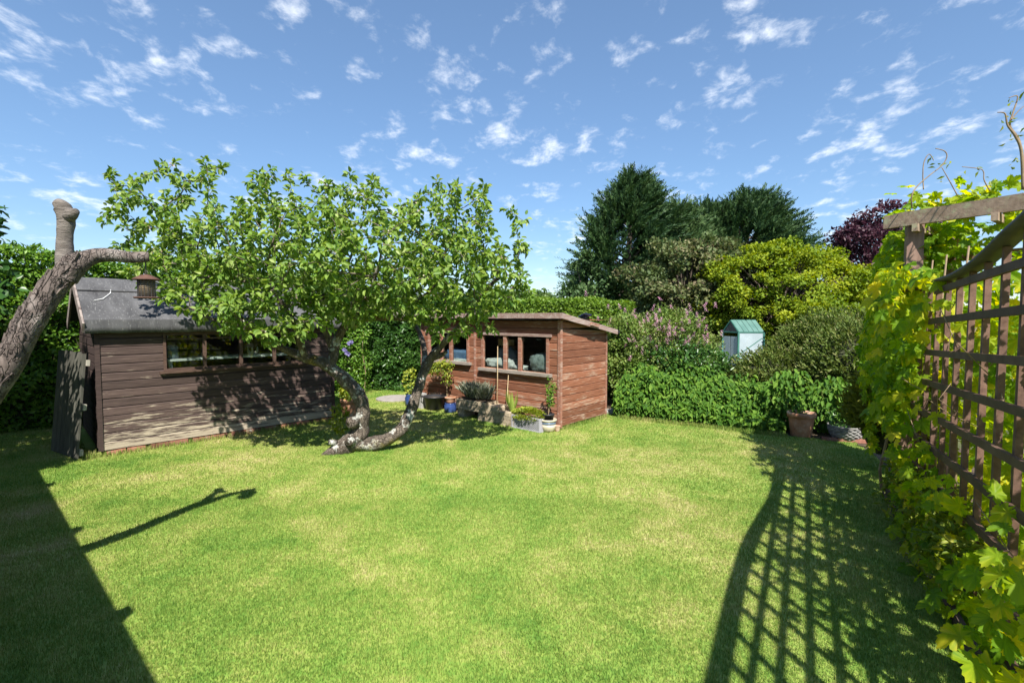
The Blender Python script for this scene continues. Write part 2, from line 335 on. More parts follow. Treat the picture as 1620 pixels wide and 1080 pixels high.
M['apple_leaf'] = leafmat('apple_leaf', [(0, (.066,.148,.022)), (.4, (.138,.242,.036)), (.8, (.250,.350,.068)), (1, (.35,.42,.15))], .38, .48, spec=.28)
M['blossom'] = leafmat('spent_blossom', [(0, (.34,.25,.15)), (.5, (.48,.36,.28)), (1, (.52,.46,.36))], .25, .7)
M['hedge_leaf'] = leafmat('hedge_leaf', [(0, (.045,.118,.014)), (.5, (.100,.215,.022)), (1, (.200,.320,.044))], .3, .38)
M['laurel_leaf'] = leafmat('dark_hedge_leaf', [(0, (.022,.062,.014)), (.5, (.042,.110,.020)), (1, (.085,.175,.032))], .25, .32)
M['trim_leaf'] = leafmat('trimmed_hedge_leaf', [(0, (.080,.165,.018)), (.5, (.140,.245,.026)), (1, (.225,.325,.050))], .35, .45)
M['conifer'] = leafmat('conifer_spray', [(0, (.012,.036,.014)), (.5, (.028,.072,.022)), (1, (.075,.135,.040))], .15, .6)
M['conifer2'] = leafmat('conifer_spray_light', [(0, (.020,.050,.015)), (.5, (.046,.098,.027)), (1, (.105,.165,.052))], .15, .6)
M['haw'] = leafmat('hawthorn_leaf', [(0, (.045,.082,.022)), (.5, (.095,.135,.040)), (.8, (.155,.155,.065)), (1, (.24,.19,.11))], .25, .6)
M['maple'] = leafmat('golden_maple_leaf', [(0, (.080,.150,.012)), (.5, (.19,.265,.018)), (1, (.36,.395,.030))], .32, .6, spec=.2)
M['plum'] = leafmat('purple_leaf', [(0, (.030,.012,.020)), (.6, (.070,.026,.040)), (1, (.14,.06,.07))], .25, .5)
M['fargreen'] = leafmat('far_leaf', [(0, (.05,.10,.02)), (.5, (.085,.155,.035)), (1, (.14,.21,.06))], .3, .5)
M['hop'] = leafmat('golden_hop_leaf', tv=1.8, stops=[(0, (.075,.170,.010)), (.40, (.150,.280,.012)), (.70, (.29,.380,.016)), (1, (.58,.53,.03))], trans=.55, rough=.5, spec=.25)
M['border'] = leafmat('border_leaf', [(0, (.034,.095,.012)), (.5, (.075,.170,.018)), (1, (.150,.260,.034))], .32, .6, spec=.18)
M['hebe'] = leafmat('broom_leaf', [(0, (.045,.080,.014)), (.5, (.098,.150,.024)), (.82, (.165,.200,.045)), (1, (.28,.26,.12))], .25, .6)
M['pinkshrub'] = leafmat('pink_shrub_leaf', [(0, (.060,.120,.018)), (.5, (.130,.210,.034)), (.85, (.23,.28,.07)), (1, (.36,.32,.17))], .3, .5)
M['pink'] = leafmat('pink_flower', [(0, (.52,.20,.33)), (.5, (.64,.34,.46)), (1, (.74,.52,.58))], .3, .6)
M['mauve'] = leafmat('mauve_flower', [(0, (.12,.10,.28)), (1, (.25,.22,.45))], .3, .6)
M['yew'] = leafmat('golden_conifer_leaf', [(0, (.075,.105,.012)), (.5, (.150,.175,.018)), (1, (.29,.28,.04))], .25, .55)
M['spirea'] = leafmat('spirea_leaf', [(0, (.10,.17,.014)), (.6, (.20,.26,.022)), (1, (.34,.34,.04))], .4, .5)
M['lavender'] = leafmat('lavender_leaf', [(0, (.15,.17,.11)), (.5, (.27,.29,.20)), (1, (.42,.43,.33))], .2, .7)
M['sedum'] = leafmat('yellow_sedum_leaf', [(0, (.14,.20,.02)), (.5, (.25,.31,.03)), (1, (.40,.42,.06))], .3, .5)
M['iris'] = leafmat('sword_leaf', [(0, (.13,.22,.03)), (.5, (.25,.34,.06)), (1, (.45,.46,.14))], .3, .45)
M['vinestem'] = pmat('vine_stem', [(.3, (.16,.11,.07)), (.7, (.30,.22,.13))], 20, .7, .2)
M['greenstem'] = pmat('green_stem', [(.3, (.17,.22,.05)), (.7, (.27,.31,.10))], 20, .6, 0)
M['trellis'] = pmat('trellis_stain', [(.3, (.095,.052,.038)), (.7, (.19,.112,.085))], 7, .65, .4, stretch=(3,3,3), rnd=.14)  # lit copy of the stain, used on the battens
M['rail'] = pmat('trellis_stain_shaded', [(.3, (.060,.034,.026)), (.7, (.12,.073,.056))], 7, .6, .4, rnd=.1)  # darker copy of the trellis stain: shade on backlit rails put into colour
M['pergola'] = pmat('pergola_timber', [(.3, (.20,.135,.095)), (.7, (.37,.275,.205))], 6, .75, .5, stretch=(3,3,3), second=((.33,.32,.20), 4, .50, .68))
M['post'] = pmat('post_timber', [(.3, (.15,.09,.068)), (.7, (.27,.175,.135))], 6, .7, .4, stretch=(3,3,.7))
M['cap'] = pmat('dark_cap', [(.3, (.05,.045,.045)), (.7, (.10,.09,.088))], 8, .6, .3)
M['terracotta'] = pmat('terracotta', [(.3, (.32,.14,.075)), (.7, (.50,.26,.155))], 9, .85, .3, second=((.56,.44,.34), 5, .50, .70), rnd=.12)
M['stone'] = pmat('garden_stone', [(.3, (.27,.215,.145)), (.7, (.47,.39,.28))], 16, .9, .8, rnd=.2, second=((.15,.13,.10), 8, .6, .72))
M['concrete'] = pmat('grey_concrete', [(.3, (.26,.25,.24)), (.7, (.42,.41,.39))], 14, .9, .5, rnd=.1)
M['blackplastic'] = pmat('black_plastic', [(.3, (.018,.018,.02)), (.7, (.035,.035,.038))], 6, .42, .05)
M['greyplastic'] = pmat('grey_plastic', [(.3, (.20,.20,.22)), (.7, (.29,.29,.31))], 6, .5, .1)
M['blueglaze'] = pmat('blue_glaze', [(.3, (.025,.05,.16)), (.7, (.05,.09,.26))], 7, .18, .05, spec=.6)
M['creamglaze'] = pmat('cream_glaze', [(.3, (.42,.36,.26)), (.7, (.60,.53,.41))], 7, .3, .05, spec=.5)
M['bluegrey'] = pmat('blue_grey_glaze', [(.3, (.10,.14,.20)), (.7, (.17,.22,.30))], 7, .3, .05, spec=.5)
M['lattice'] = pmat('lattice_plastic', [(.3, (.30,.29,.32)), (.7, (.42,.41,.44))], 7, .55, .1)
M['cane'] = pmat('bamboo_cane', [(.3, (.30,.21,.11)), (.7, (.46,.36,.22))], 12, .6, .2, stretch=(1,1,.2))
M['wicker'] = pmat('grey_wicker', [(.3, (.13,.125,.115)), (.7, (.31,.30,.28))], 25, .8, .5, rnd=.1)
M['gh_frame'] = pmat('green_frame', [(.3, (.04,.14,.11)), (.7, (.07,.20,.16))], 6, .5, .05)
M['gh_glass'] = pmat('misted_polycarbonate', [(.3, (.27,.34,.37)), (.7, (.38,.45,.48))], 3, .25, .05, spec=.5)
M['gh_roof'] = pmat('green_roof_panel', [(.3, (.065,.15,.13)), (.7, (.11,.21,.185))], 5, .4, .05)
M['solar'] = pmat('solar_glass', [(.3, (.012,.016,.035)), (.7, (.03,.036,.07))], 30, .15, 0, spec=.6)
M['rust'] = pmat('rusty_metal', [(.3, (.055,.028,.02)), (.7, (.13,.065,.045))], 22, .8, .4)
M['wire'] = pmat('dark_wire', [(.3, (.07,.065,.06)), (.7, (.14,.13,.12))], 30, .5, 0, metal=.6)
M['nuts'] = pmat('peanuts', [(.3, (.10,.07,.04)), (.7, (.26,.19,.11))], 60, .8, .6)
M['white'] = pmat('white_cloth', [(.3, (.55,.55,.55)), (.7, (.75,.75,.74))], 6, .8, .3)
M['bluecloth'] = pmat('blue_cloth', [(.3, (.06,.12,.26)), (.7, (.18,.28,.46))], 6, .7, .3)
M['wrap'] = pmat('clear_wrapped_fleece', [(.3, (.16,.20,.20)), (.7, (.42,.47,.46))], 14, .3, .8, spec=.6, bscale=9, dist=.03)
M['cardboard'] = pmat('cardboard', [(.3, (.34,.22,.11)), (.7, (.48,.34,.19))], 6, .8, .1)
M['whitepaint'] = pmat('white_paint', [(.3, (.55,.56,.55)), (.7, (.68,.69,.67))], 6, .5, .1)
M['bin'] = pmat('edging_wood', [(.3, (.05,.032,.025)), (.7, (.10,.07,.055))], 8, .8, .4)
M['fence'] = pmat('fence_panel', [(.3, (.16,.10,.06)), (.7, (.28,.19,.12))], 5, .8, .4, stretch=(6,6,.7), rnd=.1)

# ------------------------------------------------------------ setting: ground, lawn, beds, paving
g = MB(); g.add([(-300,-300,-.012),(300,-300,-.012),(300,300,-.012),(-300,300,-.012)], [(0,1,2,3)]); struct(g.build('ground', M['earth']))
LAWN = [(-8.6,-3),(4.6,-3),(3.2,2.2),(3.95,4.7),(4.65,6.2),(4.9,6.95),(4.17,7.32),(1.86,8.71),(2.1,9.3),(1.55,8.95),(1.0,8.15),(.75,7.80),(.2,8.12),(-1.84,9.9),(-1.9,12.0),(-3.3,12.5),(-4.6,11.0),(-9.3,6.4)]
def inside(P, poly):
    x, y = P[:, 0], P[:, 1]; r = np.zeros(len(P), bool); j = len(poly)-1
    for i in range(len(poly)):
        xi, yi = poly[i]; xj, yj = poly[j]
        c = ((yi > y) != (yj > y)) & (x < (xj-xi)*(y-yi)/(yj-yi+1e-12)+xi); r ^= c; j = i
    return r
g = MB(); g.add([(x, y, 0) for x, y in LAWN], [tuple(range(len(LAWN)))]); struct(g.build('lawn', M['turf']))
g = MB(); g.add([(x, y, -.006) for x, y in [(1.3,8.5),(4.2,7.0),(5.2,6.6),(9,9),(6,14),(2,12)]], [tuple(range(6))]); struct(g.build('flower_bed', M['soil']))
g = MB(); g.add([(x, y, -.005) for x, y in [(.95,7.55),(.55,7.45),(-2.2,9.75),(-1.7,10.4)]], [(0,1,2,3)]); struct(g.build('gravel_strip', M['soil']))
g = MB(); g.add([(x, y, -.005) for x, y in [(1.15,0),(3.2,3.2),(4.4,6.5),(5.2,6.9),(9,6),(6,0)]], [tuple(range(6))]); struct(g.build('soil', M['soil']))
# grass blades
def grass():
    P = []; SZ = []; WD = []
    for (y0, y1, dens, wd, ht) in ((1.9,3.3,19375,0.00357,.024),(3.3,4.8,13750,0.00442,.024),(4.8,7.0,7250,0.00637,.024),(7.0,9.4,4125,0.00935,.024),(9.4,13,2375,0.01275,.024)):
        xm0, xm1 = -1.12*y1-.2, 1.12*y1+.2; n = int((xm1-xm0)*(y1-y0)*dens)
        q = np.stack([RS.uniform(xm0, xm1, n), RS.uniform(y0, y1, n)], 1)
        q = q[np.abs(q[:, 0]) < 1.10*q[:, 1]+.3]; q = q[inside(q, LAWN)]
        ax, ay = -5.27, 6.25; ca, sa = math.cos(R(45.6)), math.sin(R(45.6))      # none inside the brown shed
        lx = (q[:, 0]-ax)*ca+(q[:, 1]-ay)*sa; ly = -(q[:, 0]-ax)*sa+(q[:, 1]-ay)*ca
        q = q[~((lx > -.1) & (lx < 3.2) & (ly > .0) & (ly < 2.2))]
        pv = np.hypot((q[:, 0]+2.55)/.42, (q[:, 1]-10.65)/.30); q = q[pv > 1]
        P.append(q); SZ.append(ht*RS.uniform(.55, 1.25, len(q))); WD.append(wd*RS.uniform(.7, 1.3, len(q)))
    # long tufts at the feet of the shed, posts and beds
    for (a, b, n) in (((-5.3,6.2),(-3.1,8.43),2600),((.8,7.75),(1.68,8.74),900),((1.9,8.65),(4.1,7.3),2600),((-.2,8.1),(.6,7.6),500),((3.3,3.4),(3.95,4.9),1500),((-6.3,6.7),(-5.3,6.15),1500)):
        t = RS.rand(n)[:, None]; q = np.array(a)*(1-t)+np.array(b)*t + RS.normal(size=(n, 2))*.035
        P.append(q); SZ.append(RS.uniform(.04, .085, n)); WD.append(np.full(n, .0075))
    P = np.concatenate(P); SZ = np.concatenate(SZ); WD = np.concatenate(WD); n = len(P)
    a = RS.uniform(0, 2*math.pi, n); lean = RS.uniform(.15, .95, n)
    d = np.stack([np.cos(a)*lean, np.sin(a)*lean, np.ones(n)], 1)
    nr = np.stack([-np.cos(a), -np.sin(a), .3*np.ones(n)], 1)
    o = leaves('grass', np.c_[P, np.zeros(n)-.002], d, nr, SZ, M['blade'], None, 'blade', WD/SZ)
    stuff(o); return n
NG = grass()
sb = MB()
for (x, y, r) in ((-2.55,10.65,.40),):
    sb.lathe([(r, .0), (r, .028), (r-.015, .034)], (x, y, 0), 18)
o = sb.build('stepping_stone', M['paving']); o.scale = (1, 1, 1); tag(o, 'flat grey stone slab in the grass before the dark hedge', 'paving slab')
for (x, y, sx, sy, a) in ((1.95,9.15,.42,.42,48),(2.28,9.55,.42,.42,50)):
    b = MB(); b.box(-sx/2, sx/2, -sy/2, sy/2, 0, .035); o = b.build('paving_slab', M['concrete'], None, False, (x, y, 0), (0, 0, R(a)))
    tag(o, 'grey slab at the back right corner of the red shed, beside the border' if x < 2.1 else 'grey slab farther along the narrow path behind the red shed', 'paving slab')

# ------------------------------------------------------------ brown shed (left)
AL = R(45.6)
shed = thing('brown_shed', 'dark brown weatherboard shed with grey felt roof and a row of windows', 'shed', (-5.27, 6.25, 0), AL)
def board_mesh(L, h, th=.018, worn=.004):
    b = MB(); m = Matrix.Translation((0, 0, 0))
    # section (y outward = -y): overlap lip at the foot, rebated top edge
    sec = [(0, 0), (-th, 0.004), (-th+.002, h-.016), (-th+.012, h-.002), (0, h)]
    n = len(sec); k = max(1, int(L/.8)); vs = []
    for i in range(k+1):
        x = -L/2+L*i/k
        for y, z in sec: vs.append((x, y+(random.uniform(-1, 1)*.0016 if y < -.01 else 0), z+random.uniform(-1, 1)*.0012))
    fs = [(i*n+j, (i+1)*n+j, (i+1)*n+(j+1) % n, i*n+(j+1) % n) for i in range(k) for j in range(n)] + [tuple(range(n)), tuple(range((k+1)*n-1, k*n-1, -1))]
    b.add(vs, fs); return b
def board_wall(parent, x0, x1, z0, z1, nrow, holes, mat, face=lambda x, z: None, seam=None, top=None):
    h = (z1-z0)/nrow
    for r in range(nrow):
        za, zb = z0+r*h, z0+(r+1)*h
        segs = [(x0, x1)]
        if seam: segs = [(x0, seam-.004), (seam+.004, x1)]
        for (a, b_, c, d) in holes:
            if zb > c+.015 and za < d-.015:
                ns = []
                for s0, s1 in segs:
                    if b_ <= s0 or a >= s1: ns.append((s0, s1)); continue
                    if a > s0: ns.append((s0, a))
                    if b_ < s1: ns.append((b_, s1))
                segs = ns
        for s0, s1 in segs:
            if s1-s0 < .03: continue
            e0, e1 = s0, s1; hh = h-.001
            if top is not None:                              # sloping top: cut the board's height at the lower end
                zt = min(top(s0), top(s1))
                if za > zt-.02: continue
                hh = min(hh, zt-za)
            board_mesh(e1-e0, hh).build('board', mat, parent, False, ((e0+e1)/2, 0, za), (R(random.uniform(-.25, .25))*0, R(random.uniform(-.10, .10)), 0))
WZ0, WZ1 = 1.06, 1.535
wx0, wx1 = .69, 2.62
board_wall(shed, 0, 3.1, .075, 1.63, 14, [(wx0, wx1, WZ0, 1.70)], M['brown'])
b = MB()                                                     # inner shell with window opening
b.box(.02, wx0, .006, .03, .08, 1.6); b.box(wx1, 3.08, .006, .03, .08, 1.6); b.box(wx0, wx1, .006, .03, .08, WZ0); b.box(wx0, wx1, .006, .03, WZ1+.03, 1.6)
b.box(.02, 3.08, .03, 1.95, .06, .09); b.box(.02, 3.08, 1.95, 1.98, .06, 1.6); b.box(3.05, 3.08, .03, 1.95, .09, 1.6)
b.build('inner_wall', M['inner'], shed)
for sx, nm in ((0, 'left'), (3.1, 'right')):                 # gable ends of horizontal boards
    gw = thing('gable_wall', '', ''); del gw['label'], gw['category']; gw.parent = shed
    gw.location = (sx, 0, 0); gw.rotation_euler = (0, 0, R(90))
    gw.scale = (1, 1, 1)
    for r in range(20):
        za = .075+r*.111; zt = za+.108
        if za > 1.6:
            e = (za-1.60)/.56*1.0
            x0, x1 = e+.02, 2.0-e-.02
        else: x0, x1 = 0.0, 2.0
        if x1-x0 < .12: break
        bb = board_mesh(x1-x0, .11)
        o = bb.build('board', M['gable'], gw, False, ((x0+x1)/2, 0, za), (0, 0, 0))
        if sx == 0: o.rotation_euler = (0, 0, math.pi)       # face outwards
cp = MB(); cp.box(-.03, .022, -.03, -.0185, .07, 1.6); cp.build('corner_trim', M['gable'], shed)
cp = MB(); cp.box(3.078, 3.125, -.03, -.0185, .07, 1.6); cp.build('corner_trim', M['gable'], shed)
# window
fr = MB(); fr.box(wx0, wx1, -.032, .02, WZ1, WZ1+.05); fr.box(wx0, wx0+.035, -.032, .02, WZ0+.02, WZ1); fr.box(wx1-.035, wx1, -.032, .02, WZ0+.02, WZ1); fr.box(wx0, wx1, -.032, .02, WZ0-.012, WZ0+.02)
win = fr.build('window', M['brown_dark'], shed)
s_ = MB(); s_.box(wx0-.05, wx1+.05, -.07, -.0185, WZ0-.045, WZ0-.014); s_.build('sill', M['brown_dark'], win)
mul = [1.186, 1.663, 2.145]
xs = [wx0+.035] + mul + [wx1-.035]
for m_ in mul:
    q = MB(); q.box(m_-.022, m_+.022, -.036, .018, WZ0+.02, WZ1); q.build('mullion', M['brown_dark'], win)
for i in range(4):
    q = MB(); q.box(xs[i]+.02, xs[i+1]-.02, -.006, -.002, WZ0+.02, WZ1); q.build('pane', M['glass'], win)
q = MB(); q.bar((wx0+.04, -.022, WZ1-.05), (wx1-.04, -.022, WZ1-.05), .012, .018); q.build('glazing_bar', M['brown_dark'], win)
# roof
EZ, RZ, OH = 1.745, 2.335, .12
def roofslab(side):
    b = MB(); nx, ny = 26, 8; vs = []
    for k in range(2):
        for i in range(nx+1):
            for j in range(ny+1):
                t = j/ny; x = -.12+3.34*i/nx
                y = (-OH + (1.0+OH)*t) if side == 0 else (2.0+OH - (1.0+OH)*t)
                z = EZ+(RZ-EZ)*t + .012*mnoise.noise(Vector((x*1.3, y*1.5, side*9))) - (.022 if k else 0)
                vs.append((x, y, z))
    n1 = (nx+1)*(ny+1); fs = []
    for i in range(nx):
        for j in range(ny):
            a = i*(ny+1)+j; f = (a, a+ny+1, a+ny+2, a+1)
            fs.append(f if side == 0 else f[::-1]); g2 = tuple(x+n1 for x in f); fs.append(g2[::-1] if side == 0 else g2)
    for j in range(ny):
        for a in (j, nx*(ny+1)+j): fs.append((a, a+1, a+1+n1, a+n1))
    for i in range(nx):
        a = i*(ny+1); fs.append((a, a+ny+1, a+ny+1+n1, a+n1))
    b.add(vs, fs); return b
rf = roofslab(0).build('roof', M['felt'], shed); roofslab(1).build('roof', M['felt'], shed)
fl = MB(); nx = 40; vs = []                                  # felt flap hanging over the eave
for k in range(2):
    for i in range(nx+1):
        x = -.125+3.35*i/nx; zb = 1.585+.012*mnoise.noise(Vector((x*1.7, 3, 0)))+.01*mnoise.noise(Vector((x*6, 1, 0)))
        wv = .012*mnoise.noise(Vector((x*3, 7, 0)))
        vs += [(x, -OH-.006+k*.012, EZ+.010), (x, -OH-.012+wv+k*.012, (EZ+zb)/2), (x, -OH-.008+wv*1.6+k*.012, zb)]
n1 = (nx+1)*3; fs = []
for i in range(nx):
    for j in range(2):
        a = i*3+j; fs.append((a, a+1, a+4, a+3)); fs.append((a+n1+3, a+n1+4, a+n1+1, a+n1))
    fs.append((i*3+2, i*3+2+n1, i*3+5+n1, i*3+5))
fl.add(vs, fs); fl.build('felt_flap', M['felt'], rf, True)
sm = MB()
sm.bar((-.12, .62, EZ+(RZ-EZ)*.74/1.12+.014), (1.2, .60, EZ+(RZ-EZ)*.72/1.12+.014), .02, .012); sm.build('felt_seam', M['tar'], rf)
tear = MB(); pts = [(.02,.35),(.12,.40),(.17,.48),(.22,.56),(.235,.66)]
tear.tube([(x, y, EZ+(RZ-EZ)*(y+OH)/(1+OH)+.014) for x, y in pts], [.003,.007,.005,.006,.002], 5); tear.build('felt_tear', M['white'], rf)
for sx in (-.135,):
    q = MB(); q.bar((sx, -OH-.02, EZ-.09), (sx, 1.0, RZ-.055), .022, .13); q.build('bargeboard', M['barge'], shed)
    q = MB(); q.bar((sx, 2.0+OH, EZ-.09), (sx, 1.0, RZ-.055), .022, .13); q.build('bargeboard', M['barge'], shed)
def nails(parent, pts, r=.0032):
    b = MB()
    for p in pts: b.lathe([(r, 0), (r*.9, .0022)], (0, 0, 0), 6); k = 12; b.v[-k:] = [(p[0]+q[0], p[1]-q[2], p[2]+q[1]) for q in b.v[-k:]]
    o = b.build('nail_heads', M['wire'], parent); stuff(o)
nails(shed, [(x+random.uniform(-.006,.006), -.0185, .075+(r+.3)*.111) for r in range(14) for x in (.03,.62,1.25,1.9,2.5,3.06) if not (wx0-.02 < x < wx1+.02 and .075+(r+.3)*.111 > WZ0-.06)])
# brick footing
x = .05; k = 0
while x < 3.0:
    Lb = random.uniform(.19, .225); b = MB(); z1 = .066+random.uniform(-.008, .004)
    b.box(-Lb/2, Lb/2, -.05, .05, -.02, z1)
    b.build('brick', M['brick'], shed, False, (x+Lb/2, .03+random.uniform(-.02, .012), 0), (0, 0, R(random.uniform(-4, 4)))); x += Lb+(random.choice([.012, .012, .06]))
# inside: white shelf and its things
q = MB(); q.box(0, 1.9, 0, .42, 0, .03); q.box(0.02,.06,.04,.38,-1.08,0); q.box(1.84,1.88,.04,.38,-1.08,0)
o = q.build('window_bench', M['whitepaint'], None, False, None, None); o.matrix_world = Matrix.Translation((-5.27,6.25,0)) @ Matrix.Rotation(AL,4,'Z') @ Matrix.Translation((.75,.04,1.17))
tag(o, 'white bench just inside the windows of the brown shed', 'bench')
MWL = Matrix.Translation((-5.27,6.25,0)) @ Matrix.Rotation(AL,4,'Z')
q = MB(); q.lathe([(.055,0),(.075,.01),(.07,.16),(.05,.19)], (0,0,0), 14); o = q.build('jar', M['bluegrey'], None, True, MWL @ Vector((.83,.16,1.20))); tag(o, 'pale blue jar behind the leftmost pane of the brown shed', 'jar')
q = MB(); vs = []                                             # little pale crown shaped ornament
q.tube([(-.07,0,.13),(-.06,0,.06),(-.02,0,.01),(.03,0,.01),(.07,0,.06),(.08,0,.13)], [.006,.022,.03,.03,.022,.006], 6); q.tube([(0,0,0),(0,0,.12)], [.03,.006], 6)
o = q.build('ornament', M['batten_end'], None, True, MWL @ Vector((1.86,.10,1.20)), (0,0,AL)); tag(o, 'small pale three pointed ornament behind the third pane of the brown shed', 'ornament')

# plank door leaned on the gable
door = thing('plank_door', 'old grey green plank door leaning on the left end of the brown shed', 'door', (-5.44, 6.10, 0), R(149))
Wd, Hd, tilt = .84, 1.36, -.10
TM = Matrix.Rotation(math.atan2(.13, 1.36), 4, 'X')
nb = 6
for i in range(nb):
    a = i*Wd/nb; b = MB(); ztop = Hd-.015*abs(math.sin(i*2.3))-(.03 if i == 0 else 0)
    pl = [(a+.002, .01), (a+Wd/nb-.003, .01), (a+Wd/nb-.003, ztop-.01*random.random()), (a+.002, ztop)]
    b.prism(pl, TM @ Matrix.Translation((0, random.uniform(-.002,.002), 0)), .022); b.build('board', M['olddoor'], door)
for z in (.05, .62, 1.18):
    b = MB(); b.box(-.03, Wd-.05, -.035, -.003, z, z+.075, TM); b.build('ledge', M['batten_end'], door)

# ------------------------------------------------------------ red shed
AR = R(48.2)
LF, DP = 3.50, 1.36
# local frame: x along the right end wall going back, y along the front wall going left
red = thing('red_shed', 'small red brown weatherboard shed with pent roof and two windows', 'shed', (.765, 7.772, 0), AR)
fw = bpy.data.objects.new('front_wall', None); COL.objects.link(fw); fw.parent = red; fw.rotation_euler = (0, 0, R(-90)); fw.location = (0, 0, 0)
# front wall local: x runs from -LF (left end) to 0 (corner), outward is -y
W2 = (-1.745, -.205, .875, 1.465); W1 = (-3.27, -2.075, .945, 1.475)
board_wall(fw, -LF, 0, .05, 1.73, 14, [W2, W1], M['red'], seam=-1.915)
ew = bpy.data.objects.new('end_wall', None); COL.objects.link(ew); ew.parent = red
topf = lambda x: 1.775-.235*x/DP*1.0
h = .12
for r in range(15):
    za = .05+r*h; z0_, z1_ = za, za+h-.001
    bb = board_mesh(DP, h-.001)
    me_v = []
    if z1_ > topf(DP):                                        # cut under the sloping roof
        nv = []
        for (x, y, z) in bb.v:
            lim = topf(x+DP/2)-za; nv.append((x, y, max(-.0005, min(z, lim))))
        bb.v = nv
    if za < topf(0)-.02: bb.build('board', M['red'], ew, False, (DP/2, 0, za), (0, 0, 0))
nails(fw, [(x+random.uniform(-.006,.006), -.0185, .05+(r+.3)*.12) for r in range(14) for x in (-3.4,-2.9,-2.4,-2.0,-1.84,-1.3,-.75,-.10) if .05+(r+.3)*.12 < .80 or x in (-2.0,-1.84,-.10)])
nails(ew, [(x, -.0185, .05+(r+.3)*h) for r in range(13) for x in (.07,.68,1.29)])
b = MB()
b.box(-LF+.02, -.02, .004, .03, .05, .87, Matrix.Rotation(R(-90),4,'Z')); b.box(-LF+.02, -.02, .004, .03, 1.48, 1.72, Matrix.Rotation(R(-90),4,'Z'))
for a, c in ((-LF+.02, W1[0]), (W1[1], W2[0]), (W2[1], -.02)): b.box(a, c, .004, .03, .87, 1.48, Matrix.Rotation(R(-90),4,'Z'))
b.box(W1[0], W1[1], .004, .03, .87, W1[2], Matrix.Rotation(R(-90),4,'Z'))
b.box(.03, DP, .004, .03, .05, 1.49); b.box(DP-.02, DP, .03, LF-.03, .05, 1.49); b.box(.03, DP, LF-.03, LF, .05, 1.49); b.box(.03, DP-.02, .03, LF-.03, .04, .07)
b.build('inner_wall', M['inner'], red)
def trim(nm, x0, x1, y0, y1, z0, z1, par, mat='redtrim'):
    q = MB(); q.box(x0, x1, y0, y1, z0, z1); return q.build(nm, M[mat], par)
trim('corner_post', -.032, .012, -.034, -.0195, .03, 1.735, red); q = MB(); q.box(-.034, -.0195, -.0195, .03, .03, 1.735); q.build('corner_post', M['redtrim'], red)
trim('corner_post', DP-.03, DP+.012, -.030, -.0195, .03, 1.49, red)
trim('corner_post', -LF-.01, -LF+.05, -.032, -.0195, .03, 1.70, fw); trim('joint_batten', -1.94, -1.89, -.033, -.0195, .05, 1.50, fw)
for (x0, x1, z0, z1), muls in ((W2, (-1.16, -.82)), (W1, (-2.86, -2.58))):
    fr = MB(); fr.box(x0, x0+.05, -.04, .02, z0, z1); fr.box(x1-.05, x1, -.04, .02, z0, z1)
    wn = fr.build('window', M['redtrim'], fw)
    q = MB(); q.box(x0-.06, x1+.05, -.055, .02, z1, z1+.045); q.build('window_head', M['fascia'], wn)
    q = MB(); q.box(x0-.04, x1+.06, -.085, .02, z0-.05, z0); q.build('sill', M['sill'], wn)
    for m_ in muls: q = MB(); q.box(m_-.033, m_+.033, -.042, .015, z0, z1); q.build('mullion', M['redtrim'], wn)
    ed = [x0+.05] + [m for m in muls] + [x1-.05]
    for i in range(3):
        q = MB(); q.box(ed[i]+.02, ed[i+1]-.02, -.012, -.008, z0, z1); q.build('pane', M['glass'], wn)
# roof: slab, fascias
q = MB(); sl_ = .235/DP
def rz(x): return 1.815-sl_*(x)
x0, x1, y0, y1 = -.13, DP+.17, -.12, LF+.12
q.add([(x0,y0,rz(x0)),(x1,y0,rz(x1)),(x1,y1,rz(x1)),(x0,y1,rz(x0)),(x0,y0,rz(x0)-.03),(x1,y0,rz(x1)-.03),(x1,y1,rz(x1)-.03),(x0,y1,rz(x0)-.03)],
      [(0,1,2,3),(7,6,5,4),(0,4,5,1),(1,5,6,2),(2,6,7,3),(3,7,4,0)])
rr = q.build('roof', M['felt'], red)
def fascia(a, b_, nm, ht=.088, th=.024):
    q = MB(); n = 10; A = Vector(a); B = Vector(b_); d = (B-A).normalized(); sd = d.cross(Vector((0,0,1))).normalized(); vs = []
    for i in range(n+1):
        p = A.lerp(B, i/n); wob = .006*mnoise.noise(p*2.1); w2 = .006*mnoise.noise(p*3.3+Vector((5,0,0)))
        for s1, s2 in ((-1,-1),(1,-1),(1,1),(-1,1)): vs.append(p+sd*(s1*th/2)+Vector((0,0,s2*ht/2+(wob if s2 > 0 else w2))))
    fs = [(i*4+j, i*4+(j+1) % 4, (i+1)*4+(j+1) % 4, (i+1)*4+j) for i in range(n) for j in range(4)]+[(3,2,1,0),(n*4,n*4+1,n*4+2,n*4+3)]
    q.add(vs, fs); return q.build(nm, M['fascia'], rr)
fascia((x0-.015, y0-.03, rz(x0)-.03), (x0-.015, y1, rz(x0)-.03), 'fascia'); fascia((x0+.0, y0-.014, rz(x0)-.033), (x1, y0-.014, rz(x1)-.033), 'bargeboard', .084)
q = MB(); q.bar((.62, y0-.045, rz(.62)-.03), (.86, y0-.045, rz(.86)-.03), .03, .05); q.build('roof_block', M['redtrim'], rr)
q = MB(); q.bar((x1+.005, y0-.02, rz(x1)-.03), (x1+.035, y0-.02, rz(x1)-.03), .05, .05); q.build('gutter_end', M['blackplastic'], rr)
MWR = Matrix.Translation((.765, 7.772, 0)) @ Matrix.Rotation(AR, 4, 'Z')
sp_ = thing('solar_panel', 'small black solar panel on a short arm at the edge of the red shed roof', 'solar panel', MWR @ Vector((.66, -.02, rz(.66))), AR)
